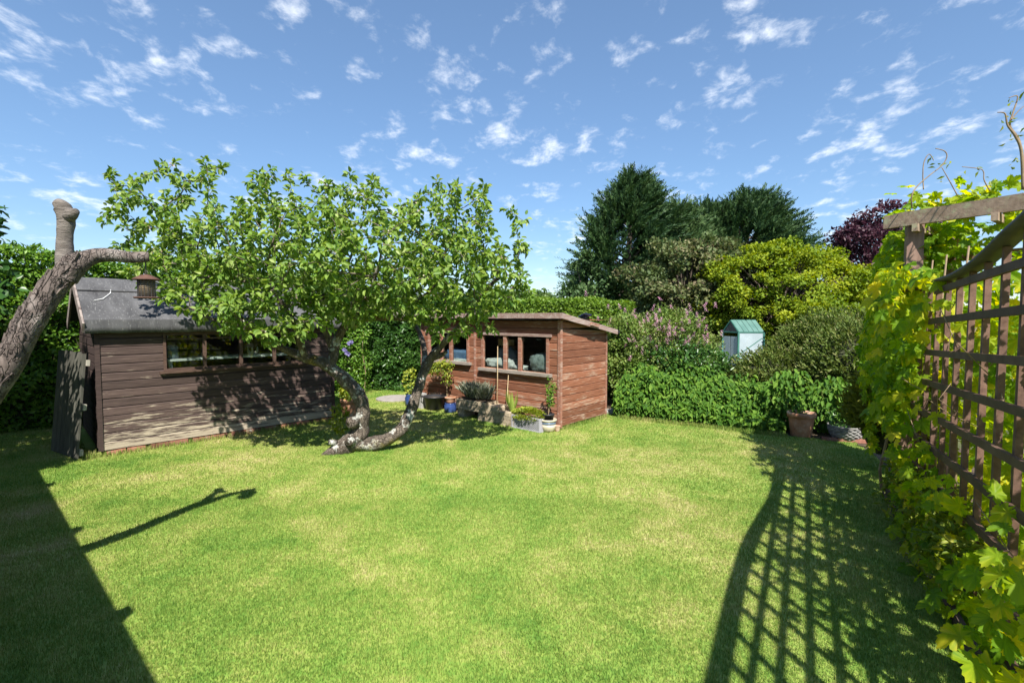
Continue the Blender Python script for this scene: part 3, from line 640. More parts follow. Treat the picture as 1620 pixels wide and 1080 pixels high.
q = MB(); q.box(-.10, .10, -.07, .07, 0, .014, Matrix.Translation((0,0,.10)) @ Matrix.Rotation(R(-24),4,'X') @ Matrix.Rotation(R(8),4,'Y')); q.build('panel', M['solar'], sp_)
q = MB(); q.tube([(0,.0,0),(0,.01,.05),(0,0,.10)], .009, 6); q.build('arm', M['blackplastic'], sp_)
# in the red shed
def put(name, mb, mat, loc, label, cat, rz_=0, smooth=False, group=None):
    o = mb.build(name, M[mat], None, smooth, MWR @ Vector(loc), (0, 0, AR+rz_)); return tag(o, label, cat, group)
q = MB(); q.box(0, .5, -3.3, 0, 0, .03); q.box(.02, .06, -.1, -.06, -.74, 0); q.box(.02, .06, -3.24, -3.2, -.74, 0); q.box(.44,.48,-.1,-.06,-.74,0); q.box(.44,.48,-3.24,-3.2,-.74,0)
put('workbench', q, 'sill', (.06, 3.4, .83), 'long timber workbench inside the red shed under its windows', 'workbench')
def blobmesh(rx, ry, rz_, bump, seed, fr=5, n=18):
    b = MB(); vs = []; fs = []
    for i in range(n+1):
        th = math.pi*i/n
        for j in range(2*n):
            ph = math.pi*j/n; d = Vector((math.sin(th)*math.cos(ph), math.sin(th)*math.sin(ph), math.cos(th)))
            k = 1+bump*mnoise.noise(d*fr+Vector((seed*3.3, 0, 0)))+.4*bump*mnoise.noise(d*fr*3+Vector((0, seed, 0)))
            e = lambda t: math.copysign(abs(t)**.7, t)
            vs.append((e(d.x)*rx*k, e(d.y)*ry*k, e(d.z)*rz_*k))
    for i in range(n):
        for j in range(2*n): fs.append((i*2*n+j, (i+1)*2*n+j, (i+1)*2*n+(j+1) % (2*n), i*2*n+(j+1) % (2*n)))
    b.add(vs, fs); return b
put('wrapped_bundle', blobmesh(.15, .27, .16, .16, 1, 4), 'wrap', (.19, .46, 1.02), 'grey green bundle wrapped in clear plastic behind the right pane of the red shed', 'bundle', 0, True)
put('white_sack', blobmesh(.16, .34, .10, .25, 4, 3), 'white', (.20, 1.45, .95), 'crumpled white sack on the bench behind the left pane of the near window', 'sack', 0, True)
put('paper_sheet', blobmesh(.12, .16, .045, .3, 9, 3), 'white', (.16, .98, .91), 'low white paper heap behind the narrow middle pane of the near window', 'paper', 0, True)
put('grey_cushion', blobmesh(.08, .22, .17, .12, 6, 3), 'bluegrey', (.30, 1.42, 1.08), 'blue grey cushion propped behind the crumpled white sack', 'cushion', 0, True)
q = MB(); q.box(-.06, .06, -.14, .14, 0, .12); q.box(-.064, -.06, -.05, .05, .02, .10)
put('cardboard_box', q, 'cardboard', (.28, 1.42, 1.27), 'small brown cardboard box on top of the blue grey cushion', 'box')
put('blue_sack', blobmesh(.16, .55, .14, .22, 12, 3), 'bluecloth', (.19, 2.45, 1.02), 'blue plastic sack lying behind the far window of the red shed', 'sack', 0, True)
put('pale_cloth', blobmesh(.18, .50, .05, .25, 15, 4), 'white', (.18, 2.35, .95), 'pale cloth under the blue sack at the far window', 'cloth', 0, True)

# ------------------------------------------------------------ dead tree with cut limbs
dt = thing('dead_tree', 'leaning dead tree trunk with sawn off upright stub and side branch', 'tree', (-3.95, 2.48, 0))
def rel(p): return Vector(p) - Vector((-3.95, 2.48, 0))
J = at(112, 425, 3.02)
A0 = at(0, 598, 2.86)
pts = [Vector((-3.95, 2.48, -.05)), Vector((-3.84, 2.52, .28)), at(-160, 800, 2.64), at(-80, 698, 2.76), A0, at(48, 510, 2.92), at(88, 452, 2.98), at(118, 422, 3.02)]
def smooth_path(pts, rad, n):
    out = []; rr = []
    k = len(pts)
    for i in range(k-1):
        p0 = pts[max(i-1,0)]; p1 = pts[i]; p2 = pts[i+1]; p3 = pts[min(i+2,k-1)]
        for j in range(n):
            t = j/n; t2 = t*t; t3 = t2*t
            out.append(.5*((2*p1)+(p2-p0)*t+(2*p0-5*p1+4*p2-p3)*t2+(3*p1-p0-3*p2+p3)*t3)); rr.append(rad[i]*(1-t)+rad[i+1]*t)
    out.append(pts[-1].copy()); rr.append(rad[-1]); return out, rr
P_, r_ = smooth_path([rel(p) for p in pts], [.105,.094,.086,.078,.072,.066,.063,.062], 12)
b = MB(); b.tube(P_, r_, 40, .11, 6, 1, ridge=.028)
pb = [at(105, 440, 3.0), at(128, 415, 3.03), at(150, 405, 3.08), at(178, 404, 3.14), at(205, 407, 3.2), at(236, 406, 3.26)]
P_, r_ = smooth_path([rel(p) for p in pb], [.058,.054,.045,.039,.036,.032], 12)
b.tube(P_, r_, 32, .10, 8, 2, ridge=.03)
b.build('trunk', M['deadbark'], dt, True)
b = MB()
ps = [at(104, 432, 3.02), at(103, 400, 3.02), at(103, 370, 3.02), at(105, 345, 3.02), at(99, 328, 3.02), at(88, 319, 3.01)]
P_, r_ = smooth_path([rel(p) for p in ps], [.052,.044,.041,.044,.047,.024], 8)
b.tube(P_, r_, 26, .12, 10, 3)
b.tube([rel(at(104, 348, 3.02)), rel(at(112, 338, 3.0)), rel(at(121, 334, 2.99))], [.036,.034,.018], 14, .15, 12, 4)
b.build('stub', M['stubbark'], dt, True)
b = MB()
for k in range(30):                                            # loose plates of lifting bark
    i = random.randint(45, 82)
bp, br = smooth_path([rel(p) for p in pts], [.105,.094,.086,.078,.072,.066,.063,.062], 12)
for k in range(64):
    i = random.randint(44, len(bp)-3); p = bp[i]; t = (bp[i+1]-bp[i-1]).normalized()
    d = Vector((random.uniform(-1,1), -abs(random.gauss(.8,.5)), random.uniform(-.8,1))); d = (d-t*d.dot(t)).normalized(); s = t.cross(d)
    L = random.uniform(.03,.13); W = random.uniform(.008,.024); q = p+d*br[i]*.97
    vs = []
    for (a, c, hh) in ((0,-1,-.004),(0,1,-.004),(.6,1.15,0),(1,.5,.006),(1.05,-.4,.008),(.55,-1.1,.001)): vs.append(q+t*(a*L)+s*(c*W)+d*(hh+.006))
    vs += [v-d*.014 for v in vs]; n = 6
    b.add(vs, [tuple(range(n)), tuple(range(2*n-1,n-1,-1))]+[(j,j+n,(j+1)%n+n,(j+1)%n) for j in range(n)])
b.build('loose_bark', M['deadbark'], dt)

# bird feeder hung on the cut branch
ft = at(231, 410, 3.26); fz = at(231, 437, 3.26)
fd = thing('bird_feeder', 'rusty wire mesh bird feeder hanging from the sawn side branch', 'bird feeder', (fz.x, fz.y, fz.z))
b = MB(); b.lathe([(.010,.012),(.03,.008),(.062,-.010),(.078,-.020),(.078,-.025),(.02,-.02)], (0,0,0), 22); b.build('roof', M['rust'], fd, True)
b = MB(); b.lathe([(.046,-.024),(.046,-.132)], (0,0,0), 18); b.build('peanuts', M['nuts'], fd, True)
b = MB()
for k in range(16):
    a = 2*math.pi*k/16; b.tube([(.049*math.cos(a), .049*math.sin(a), -.022), (.049*math.cos(a), .049*math.sin(a), -.138)], .0018, 4)
for z in np.linspace(-.03, -.135, 9):
    b.tube([(.050*math.cos(a), .050*math.sin(a), z) for a in np.linspace(0, 2*math.pi, 17)], .0015, 4, caps=False)
b.build('mesh', M['wire'], fd)
b = MB(); b.lathe([(.02,-.147),(.070,-.145),(.074,-.136),(.070,-.138),(.03,-.139)], (0,0,0), 22); b.build('tray', M['rust'], fd, True)
b = MB(); b.tube([(0,0,.008),(0,0,(ft.z-fz.z)+.02)], .0035, 5); b.tube([(.014*math.cos(a), 0, .022+.014*math.sin(a)) for a in np.linspace(0, 6.28, 12)], .002, 4); b.build('hook', M['wire'], fd)

# ------------------------------------------------------------ apple tree
TB = Vector((-2.10, 6.55, 0))
ap = thing('apple_tree', 'old apple tree with forked lichen covered trunk and broad leafy crown', 'tree', TB)
def AP(u, v, Y): return at(u, v, Y)-TB
limbs = [
 ([(508,724,6.32),(530,714,6.40),(552,702,6.46),(566,690,6.50),(572,672,6.50),(574,648,6.48),(564,622,6.46),(540,596,6.42),(514,576,6.38),(486,566,6.34),(455,554,6.25),(425,540,6.1),(400,520,5.9),(372,498,5.8),(330,470,5.75)],
  [.05,.105,.145,.135,.113,.102,.099,.095,.090,.072,.052,.044,.040,.034,.026]),
 ([(556,700,6.48),(585,702,6.52),(612,694,6.55),(634,680,6.6),(648,655,6.66),(658,625,6.72),(668,595,6.78),(680,570,6.82),(694,552,6.75),(712,532,6.65),(735,508,6.5),(752,485,6.4),(768,460,6.3),(788,440,6.2)],
  [.11,.105,.094,.086,.082,.079,.076,.068,.052,.048,.042,.036,.030,.022]),
 ([(520,580,6.38),(527,566,6.40),(531,545,6.42),(540,524,6.44),(556,508,6.46),(585,503,6.48),(620,502,6.5),(655,504,6.52),(680,512,6.5),(700,505,6.4),(722,494,6.3),(750,486,6.2)],
  [.075,.070,.064,.060,.058,.054,.050,.046,.040,.036,.030,.024]),
 ([(612,503,6.49),(632,494,6.5),(655,478,6.52),(680,462,6.55),(692,440,6.6),(697,415,6.6),(700,395,6.6)], [.040,.040,.037,.033,.029,.023,.018]),
 ([(698,412,6.6),(712,385,6.55),(722,358,6.5)], [.020,.014,.010]), ([(697,400,6.6),(670,375,6.7),(645,352,6.8)], [.018,.014,.009]),
 ([(528,560,6.41),(520,535,6.4),(510,512,6.38),(502,490,6.35),(480,462,6.3),(455,440,6.3),(440,410,6.35)], [.05,.048,.046,.042,.036,.028,.02]),
 ([(484,566,6.33),(476,545,6.2),(470,520,6.05),(455,495,5.85),(440,470,5.7),(425,440,5.6)], [.055,.050,.045,.038,.030,.022]),
 ([(455,440,6.3),(415,448,6.35),(370,440,6.4),(325,420,6.45),(292,390,6.5),(255,345,6.5),(215,295,6.5)], [.030,.032,.030,.026,.02,.014,.009]),
 ([(380,440,6.4),(350,432,6.3),(320,440,6.2),(290,418,6.1)], [.026,.024,.018,.012]),
 ([(500,490,6.35),(520,455,6.6),(545,425,6.9),(560,395,7.1)], [.036,.032,.026,.018]),
 ([(560,508,6.46),(575,480,6.1),(590,450,5.8),(600,415,5.6)], [.035,.030,.024,.016]),
 ([(668,595,6.78),(672,560,7.0),(665,530,7.3),(650,500,7.5),(640,470,7.6)], [.045,.045,.04,.03,.02]),
 ([(735,508,6.5),(775,490,6.4),(805,462,6.3),(830,432,6.2)], [.030,.026,.02,.012]),
 ([(684,566,6.82),(697,562,6.75),(707,556,6.7)], [.05,.04,.022]),
 ([(400,520,5.9),(360,512,5.7),(325,500,5.6),(300,486,5.55)], [.02,.02,.016,.01]),
]
tb = MB(); seeds = []
for k, (pl, rd) in enumerate(limbs):
    pp, rr_ = smooth_path([AP(*p) for p in pl], [r*.90 for r in rd], 6)
    tb.tube(pp, rr_, 18 if k < 3 else 10, .24 if k < 2 else .13, 6, k)
    for i in range(0, len(pp), 3):
        if pp[i].z > 1.15: seeds.append((pp[i], rr_[i]))
for (u, v, Y, r, d) in ((560,668,6.40,.066,Vector((-.55,-.8,.15))),(556,698,6.38,.05,Vector((-.2,-1,.2))),(530,700,6.36,.03,Vector((-.6,-.7,.3)))):    # pruning knots
    c = AP(u, v, Y); d.normalize(); tb.tube([c-d*.02, c+d*.05, c+d*.085, c+d*.088, c+d*.05], [r*1.25, r*1.15, r*.95, r*.6, r*.35], 14, .12, 12, 5)
tb.build('trunk', M['appbark'], ap, True)
# crown: attractor points, grown toward from the limbs
def ell(u, v, Y, ru, rv, rY, n):
    out = []
    while len(out) < n:
        q = RS.uniform(-1, 1, 3)
        if q.dot(q) > 1: continue
        out.append(AP(u+ru*q[0], v+rv*q[1], Y+rY*q[2]))
    return out
att = ell(285,395,6.0,125,82,.7,190)+ell(255,345,6.1,95,72,.5,60)+ell(400,405,5.9,125,100,.9,340)+ell(520,410,6.1,130,100,1.2,400)+ell(640,415,6.1,125,98,1.0,380)+ell(745,420,6.1,92,98,.8,250) \
    +ell(430,490,5.7,105,60,.4,300)+ell(340,462,5.7,95,50,.35,130)+ell(545,490,6.0,50,40,.4,60)+ell(690,478,6.0,110,42,.5,70)+ell(340,480,5.6,70,36,.4,50)+ell(790,455,6.1,60,62,.5,60)+ell(560,465,6.5,110,36,1.2,90)+ell(720,522,6.1,50,20,.3,24)
for (u, v, Y) in ((170,275,6.4),(190,300,6.4),(165,345,6.3),(255,262,6.5),(300,275,6.3),(325,268,6.6),(362,265,6.4),(430,262,6.4),(425,285,6.4),(475,270,6.3),(472,300,6.5),(520,302,6.5),(590,288,6.6),(612,305,6.5),(690,288,6.5),(722,290,6.5),(765,292,6.6),(750,305,6.6),(842,355,6.2),(845,395,6.2),(843,455,6.1),(800,330,6.2),(165,350,6.2),(345,285,6.3),(545,310,6.2),(825,480,6.1),(780,520,6.1),(715,545,6.2),(255,470,5.6),(190,390,6.2),(220,440,5.7),(300,470,5.5),(330,505,5.5)):
    att.append(AP(u, v, Y))
for k in range(46):                                            # upright water shoots
    u = random.uniform(170, 830); v = np.interp(u, [170,260,420,600,760,830], [300,262,258,296,296,350])+random.uniform(-8, 26); Y = random.uniform(5.6, 6.6)
    att += [AP(u+random.uniform(-6,6), v, Y), AP(u+random.uniform(-6,6), v+16, Y), AP(u, v+34, Y)]
att = [a for a in att if mnoise.noise(Vector(a)*1.25+Vector((3.7,0,9.1)))+.5*mnoise.noise(Vector(a)*3.1) > -.42]
att = np.array([tuple(a) for a in att])
node = np.array([tuple(s[0]) for s in seeds]); par = list(range(len(node))); par = [-1]*len(node)
base_r = [s[1] for s in seeds]; nseed = len(node)
alive = np.ones(len(att), bool); D = np.linalg.norm(att[:, None]-node[None], axis=2); near = D.argmin(1); dmin = D.min(1)
STEP, KILL = .10, .13
for it in range(70):
    idx = np.where(alive)[0]
    if len(idx) == 0: break
    dv = att[idx]-node[near[idx]]; dv /= np.maximum(np.linalg.norm(dv, axis=1, keepdims=True), 1e-6)
    acc = {}
    for a, n_ in zip(dv, near[idx]): acc.setdefault(n_, []).append(a)
    new = []; np_ = []
    for n_, l in acc.items():
        d = np.mean(l, 0)+RS.normal(size=3)*.16; d[2] += .10; d /= np.linalg.norm(d)+1e-9
        new.append(node[n_]+d*STEP); np_.append(n_)
    base = len(node); new = np.array(new); node = np.concatenate([node, new]); par += np_
    dd = np.linalg.norm(att[:, None]-new[None], axis=2); m_ = dd.min(1); better = m_ < dmin
    near[better] = base+dd.argmin(1)[better]; dmin = np.minimum(dmin, m_); alive &= dmin > KILL
nn_ = len(node); kids = [[] for _ in range(nn_)]
for i in range(nseed, nn_): kids[par[i]].append(i)
tips = np.zeros(nn_)
for i in range(nn_-1, -1, -1):
    if not kids[i]: tips[i] = 1
    if par[i] >= 0: tips[par[i]] += tips[i]
rad = .0038*np.power(np.maximum(tips, 1), .48)
cb_ = MB(); done = set()
for i in range(nseed, nn_):
    p = par[i]
    main = max(kids[p], key=lambda k: tips[k])
    if p < nseed or main != i:
        ch = [p, i]; c = i
        while kids[c]:
            c = max(kids[c], key=lambda k: tips[k]); ch.append(c)
        rr2 = [min(rad[j], rad[ch[1]]*1.05) for j in ch]
        cb_.tube([node[j] for j in ch], rr2, 5, caps=False)
cr = cb_.build('crown', M['twig'], ap, True)
# leaf rosettes on the twig nodes
LP, LD, LN, LS, BP = [], [], [], [], []
for i in range(nseed, nn_):
    term = not kids[i]
    m_ = RS.randint(13, 21) if term else (RS.randint(5, 12) if tips[i] < 7 else RS.randint(0, 3))
    c = node[i]; ax = node[i]-node[par[i]]; ax /= np.linalg.norm(ax)+1e-9
    for k in range(m_):
        d = RS.normal(size=3); d -= ax*d.dot(ax)*.5; d /= np.linalg.norm(d)+1e-9; d = d+ax*.35+np.array([0,0,.1]); d /= np.linalg.norm(d)
        LP.append(c+ax*RS.uniform(-.05,.05)+d*RS.uniform(.0,.05)); LD.append(d+np.array([0,0,-.25])); LN.append(np.array([0,-.25,1])+RS.normal(size=3)*.55); LS.append(RS.uniform(.050,.090) if k else RS.uniform(.075,.11))
    if RS.rand() < (.20 if term else .06):
        for k in range(9): BP.append(c+RS.normal(size=3)*.028)
lv = leaves('leaves', LP, LD, LN, np.array(LS), M['apple_leaf'], cr, 'oval', .62, np.clip(RS.normal(.5,.24,len(LP)),0,1)); stuff(lv)
bo = leaves('blossom', BP, rnd_dirs(len(BP)), rnd_dirs(len(BP)), RS.uniform(.014,.026,len(BP)), M['blossom'], cr, 'diamond', 1.0); stuff(bo)

# ------------------------------------------------------------ hedges
def hedge(name, label, a, b_, width, hfun, nleaf, size, mat, wob=.14, cut=0, group=None, cat='hedge', flat=.6):
    """a clipped hedge from a to b: dark solid core added to block light, and a shell of leaves"""
    a = Vector((*a, 0)); b_ = Vector((*b_, 0)); d = (b_-a); L = d.length; d.normalize(); nrm = Vector((d.y, -d.x, 0))   # nrm faces the garden
    if nrm.y > 0 and abs(nrm.y) > .2: nrm = -nrm
    t = thing(name, label, cat, a, 0, group)
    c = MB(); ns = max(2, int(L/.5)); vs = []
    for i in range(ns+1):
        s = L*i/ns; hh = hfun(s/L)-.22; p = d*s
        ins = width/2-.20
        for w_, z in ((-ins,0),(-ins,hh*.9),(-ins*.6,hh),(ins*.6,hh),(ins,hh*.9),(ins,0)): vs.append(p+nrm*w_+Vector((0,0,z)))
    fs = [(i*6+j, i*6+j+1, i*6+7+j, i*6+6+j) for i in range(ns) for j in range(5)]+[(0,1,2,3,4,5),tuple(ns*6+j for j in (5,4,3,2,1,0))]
    c.add(vs, fs); c.build('trunk', M['core'], t)  # solid hull added to stop light passing through the hedge
    n = nleaf; s = RS.rand(n)*L; H = np.array([hfun(x/L) for x in s])
    u = RS.rand(n); per = H+width*flat                         # face then top
    q = u*per
    face = q < H; z = np.where(face, q, H); w_ = np.where(face, width/2, width/2-(q-H))
    nx = np.where(face, 1., .15); nz = np.where(face, .15, 1.)
    pos = np.outer(s, np.array(d)) + np.outer(w_, np.array(nrm)); pos[:, 2] = z
    bump = np.array([mnoise.noise(Vector((p[0]*1.6+a.x, p[1]*1.6+a.y, p[2]*1.9)))+.6*mnoise.noise(Vector((p[0]*4.5, p[1]*4.5+a.y, p[2]*4.5))) for p in pos])
    rndz = bump*wob - RS.rand(n)**2*.22
    nv = np.outer(nx, np.array(nrm)); nv[:, 2] = nz; nv = unit(nv)
    pos = pos + nv*rndz[:, None]
    dr = unit(nv*.6+rnd_dirs(n)*.9+np.array([0,0,.25])); nl = unit(nv*.7+rnd_dirs(n)*.6+np.array([0,0,.35]))
    pos[:, 2] = np.maximum(pos[:, 2], .02)
    rr_ = np.clip(RS.rand(n)*.75+.25*(bump+.5), 0, 1)
    o = leaves('crown', pos, dr, nl, size*RS.uniform(.7,1.3,n), mat, t, 'diamond', .62, rr_); stuff(o)
    return t
hedge('tall_hedge', 'tall bushy green hedge behind the brown shed', (-10.6, 5.6), (-3.9, 12.3), 1.3, lambda t: 2.95-.35*t+.06*math.sin(t*23), 52000, .075, M['hedge_leaf'], .22)
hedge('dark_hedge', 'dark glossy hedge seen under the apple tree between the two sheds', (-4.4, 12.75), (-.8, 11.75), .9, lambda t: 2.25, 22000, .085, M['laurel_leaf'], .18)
hedge('clipped_hedge', 'bright clipped hedge running behind the red shed', (-3.6, 14.3), (2.75, 11.1), 1.2, lambda t: 2.30-.18*t+.02*math.sin(t*31), 48000, .065, M['trim_leaf'], .10)
# clematis by the dark hedge
cl = thing('clematis', 'mauve clematis flowers on the dark hedge left of the trunk fork', 'climber', (-3.45, 11.4, 0))
b = MB(); b.tube([(0,.05,0),(.05,0,.5),(-.03,.02,1.0),(.02,0,1.45)], [.012,.010,.008,.005], 6); b.build('stem', M['vinestem'], cl)
fp, fdn, fnn = [], [], []
for (u, v) in ((552,543),(548,557),(556,541),(545,553),(551,560)):
    c = at(u, v, 11.3)-Vector((-3.45,11.4,0))
    for k in range(6): a = k*1.05; fp.append(c+Vector((0,random.uniform(-.02,.02),0))); fdn.append((math.cos(a), -.3, math.sin(a))); fnn.append((0,-1,.3))
leaves('flower', fp, np.array(fdn), np.array(fnn), .062, M['mauve'], cl, 'diamond', .8); stuff(bpy.data.objects['flower'])
n = 260; q = np.c_[RS.normal(0,.10,n), RS.normal(-.03,.06,n), RS.uniform(.1,1.5,n)]; stuff(leaves('foliage', q, rnd_dirs(n), rnd_dirs(n)+np.array([0,-.8,.4]), .06, M['hedge_leaf'], cl, 'diamond', .6))

# ------------------------------------------------------------ trees beyond
def trunk_of(t, h, r, lean=(0,0)):
    b = MB(); b.tube([(lean[0]*k, lean[1]*k, h*k) for k in np.linspace(0,1,6)], [r*(1-.6*k) for k in np.linspace(0,1,6)], 9, .08, 2)
    return b
def conifer(name, label, x, y, h, rad_, nplume, mat, seed, prof, lean=0, zmin=.6, group=None):
    rs = np.random.RandomState(seed); t = thing(name, label, 'tree', (x, y, 0), 0, group)
    b = trunk_of(t, h*.95, .2, (lean, 0)); b.build('trunk', M['treebark'], t)
    P, Dd, Nn, Sz, Rn = [], [], [], [], []
    for k in range(nplume):
        z = zmin+(h-zmin)*(rs.rand()**.85); f = (z-zmin)/(h-zmin); a = rs.uniform(0, 2*math.pi); a += .35*math.sin(a*5+z*2.2)
        lob = 1+.45*mnoise.noise(Vector((math.cos(a)*1.6, math.sin(a)*1.6, z*.8+seed)))+.40*mnoise.noise(Vector((math.cos(a)*3.4, math.sin(a)*3.4, z*1.5+seed)))
        rr = rad_*prof(f)*lob*(.42+.58*rs.rand()**.5)
        if k < nplume*.06: z = h*rs.uniform(.86,1.02); f = min(1.03,(z-zmin)/(h-zmin)); rr = rad_*prof(.86)*rs.rand()*(1.15-f)*2.2
        o = np.array([math.cos(a)*rr+lean*f, math.sin(a)*rr, z]); out = np.array([math.cos(a), math.sin(a), 0])
        ax = out*(1.0-.45*f)+np.array([.30,-.1,.18+.62*f])+rs.normal(size=3)*.20; ax /= np.linalg.norm(ax)
        L = rs.uniform(.6, 1.35)*(.75+.25*prof(min(f,1))); sd = np.cross(ax, rs.normal(size=3)); sd /= np.linalg.norm(sd); pl = np.cross(ax, sd)
        m_ = 22; base = rs.rand()
        for j in range(m_):
            s = j/m_; q = o+ax*L*s+np.array([0,0,-.10*s*s*L])
            sg = 1 if j % 2 else -1; dd = ax*.85+sd*sg*.55*(1-s*.5)+pl*rs.normal()*.3
            P.append(q); Dd.append(dd); Nn.append(pl+rs.normal(size=3)*.3+np.array([0,0,.25])); Sz.append(rs.uniform(.15,.30)*(1-.5*s)); Rn.append(np.clip(.55*base+.45*rs.rand()+.12*s,0,1))
    o = leaves('crown', P, np.array(Dd), np.array(Nn), np.array(Sz), mat, t, 'spray', .34, np.array(Rn)); stuff(o)
    c = MB()                                                 # inner twigs
    for k in range(60):
        z = rs.uniform(zmin, h*.9); f = (z-zmin)/(h-zmin); a = rs.uniform(0, 6.28); rr = rad_*prof(f)*.8
        c.tube([(lean*f, 0, z), (math.cos(a)*rr*.5+lean*f, math.sin(a)*rr*.5, z+.25), (math.cos(a)*rr+lean*f, math.sin(a)*rr, z+.7)], [.05,.035,.012], 5, caps=False)
    c.build('branches', M['treebark'], t)
    return t
cy = lambda f: max(.05, (1-f**2.6)*(.75+.5*f if f < .5 else 1.0))
conifer('cypress_tree', 'tallest dark green conifer with a feathery top, left of the group', 4.6, 21, 7.25, 1.95, 2700, M['conifer'], 3, lambda f: .95*(1-f**3.2)+.06, lean=.5, zmin=1.6)
conifer('cypress_tree', 'mid green conifer with three pointed tips right beside the tallest one', 6.75, 21.6, 6.2, 1.5, 1300, M['conifer2'], 5, lambda f: .95*(1-f**3)+.05, lean=.4, zmin=1.6)
conifer('cypress_tree', 'broad flat topped dark conifer with branches sweeping right', 10.35, 23, 6.95, 2.25, 3000, M['conifer'], 8, lambda f: .98*(1-f**5)+.08, lean=.6, zmin=1.8)
conifer('cypress_tree', 'darker conifer between the three tips and the broad flat topped one', 8.9, 23.6, 6.7, 1.5, 1100, M['conifer'], 12, lambda f: .95*(1-f**4)+.06, lean=.4, zmin=1.8)
def broadleaf(name, label, c, r3, nclump, nleaf, size, mat, seed, flat=.5, rcl=(.35,.7), zlow=0, shape='diamond', tr=.14, group=None, cat='tree', droop=0, width=.65, up=.6, rough=.3, core=True):
    rs = np.random.RandomState(seed); x, y, z = c; t = thing(name, label, cat, (x, y, 0), 0, group)
    b = MB(); b.tube([(0,0,0),(.05,0,z*.35),(0,.05,z*.8)], [tr,tr*.8,tr*.5], 9, .1, 3)
    P, Dd, Nn, Sz, Rn = [], [], [], [], []
    for k in range(nclump):
        d = rs.normal(size=3); d /= np.linalg.norm(d); lob = 1+rough*mnoise.noise(Vector(d)*2.2+Vector((seed,0,0)))
        cc = d*np.array(r3)*lob*(.62+.38*rs.rand()**.5); cc = np.array([cc[0], cc[1], z+cc[2]])
        if cc[2] < zlow: cc[2] = zlow+rs.rand()*.3
        if k % 2 == 0: b.tube([(0,0,z*.5), (cc[0]*.5, cc[1]*.5, (z*.6+cc[2]*.4)), tuple(cc)], [tr*.4,tr*.22,.008], 5, caps=False)
        rc = rs.uniform(*rcl); m_ = int(nleaf*rs.uniform(.6,1.4)); base = rs.rand()
        e = rs.normal(size=(m_,3)); e /= np.linalg.norm(e,axis=1,keepdims=True); e *= (rs.rand(m_)**.45)[:,None]
        q = cc+e*rc*np.array([1,1,flat]); P.append(q)
        out = unit(q-np.array([0,0,z-.3]))
        Dd.append(unit(out*.6+rs.normal(size=(m_,3))*.7+np.array([0,0,-droop]))); Nn.append(unit(out*.5+rs.normal(size=(m_,3))*.45+np.array([0,0,up])))
        Sz.append(size*rs.uniform(.65,1.35,m_)); Rn.append(np.clip(.5*base+.5*rs.rand(m_)+.10*e[:,2],0,1))
    b.build('trunk', M['treebark'], t)
    o = leaves('crown', np.concatenate(P), np.concatenate(Dd), np.concatenate(Nn), np.concatenate(Sz), mat, t, shape, width, np.concatenate(Rn)); stuff(o)
    return t
broadleaf('hawthorn_tree', 'brownish green twiggy tree in front of the dark conifers', (6.1, 17.2, 2.75), (1.9,1.6,1.75), 150, 150, .13, M['haw'], 21, .6, (.3,.6), .8)
broadleaf('hawthorn_tree', 'russet tinged rounded tree just left of the golden maple', (7.3, 18.0, 2.7), (1.5,1.4,1.6), 100, 150, .13, M['haw'], 22, .6, (.3,.6), .8)
broadleaf('shrubby_tree', 'thin blue green tree at the left edge of the conifer group', (2.95, 19.5, 2.4), (1.0,1.0,1.7), 55, 90, .15, M['conifer2'], 23, .7, (.25,.5), .8)
broadleaf('golden_maple', 'spreading golden yellow maple in layers above the greenhouse', (8.75, 16.2, 2.35), (2.6,2.2,1.75), 420, 210, .085, M['maple'], 35, .60, (.20,.44), .6, 'diamond', .16, None, 'tree', .15, .8, .9, .28)
broadleaf('golden_shrub', 'lower golden green shrub beside the greenhouse, under the maple', (8.75, 13.6, 1.3), (1.2,.8,.75), 60, 220, .085, M['maple'], 33, .65, (.25,.5), .2, 'diamond', .08, None, 'shrub', .1, .8, .8)
broadleaf('purple_plum', 'dark purple leaved tree behind the hop covered pergola', (14.3, 19.0, 4.0), (1.9,1.6,1.8), 140, 120, .14, M['plum'], 41, .6, (.3,.65), 1.0, 'diamond', .16)
broadleaf('distant_tree', 'far green tree top left of the sky gap, above the clipped hedge', (-.6, 27, 2.0), (2.2,1.5,1.3), 60, 110, .2, M['fargreen'], 51, .7, (.4,.8), .4)
broadleaf('distant_tree', 'small rounded far tree in the sky gap above the clipped hedge', (1.6, 29, 2.0), (1.6,1.3,1.0), 45, 110, .2, M['fargreen'], 52, .7, (.4,.7), .4)

# ------------------------------------------------------------ shrubs and border behind the lawn
broadleaf('flowering_shrub', 'loose arching shrub with spikes of pink flowers behind the border', (3.0, 10.1, 1.0), (1.12,.75,.86), 170, 110, .06, M['pinkshrub'], 61, .8, (.16,.34), .15, 'diamond', .05, None, 'shrub', -.1, .5, .4)
fl_ = bpy.data.objects['flowering_shrub']; P, Dd, Nn, Rn = [], [], [], []
for k in range(105):
    u = random.gauss(1052, 38); v = random.gauss(530, 22); Y = random.uniform(9.2, 9.9); c = at(u, v, Y)-Vector((3.0,10.1,0)); ax = Vector((random.gauss(0,.3), random.gauss(-.2,.3), 1)).normalized(); L = random.uniform(.08,.18)
    for j in range(16):
        a = j*2.4; s = j/16; P.append(c+ax*L*s+Vector((math.cos(a),math.sin(a),0))*.018*(1-s*.7)); Dd.append((math.cos(a),math.sin(a),.6)); Nn.append((math.cos(a)*.3,math.sin(a)*.3,1)); Rn.append(random.random())
o = leaves('flower', P, np.array(Dd), np.array(Nn), .028, M['pink'], fl_, 'diamond', .9, np.array(Rn)); stuff(o)
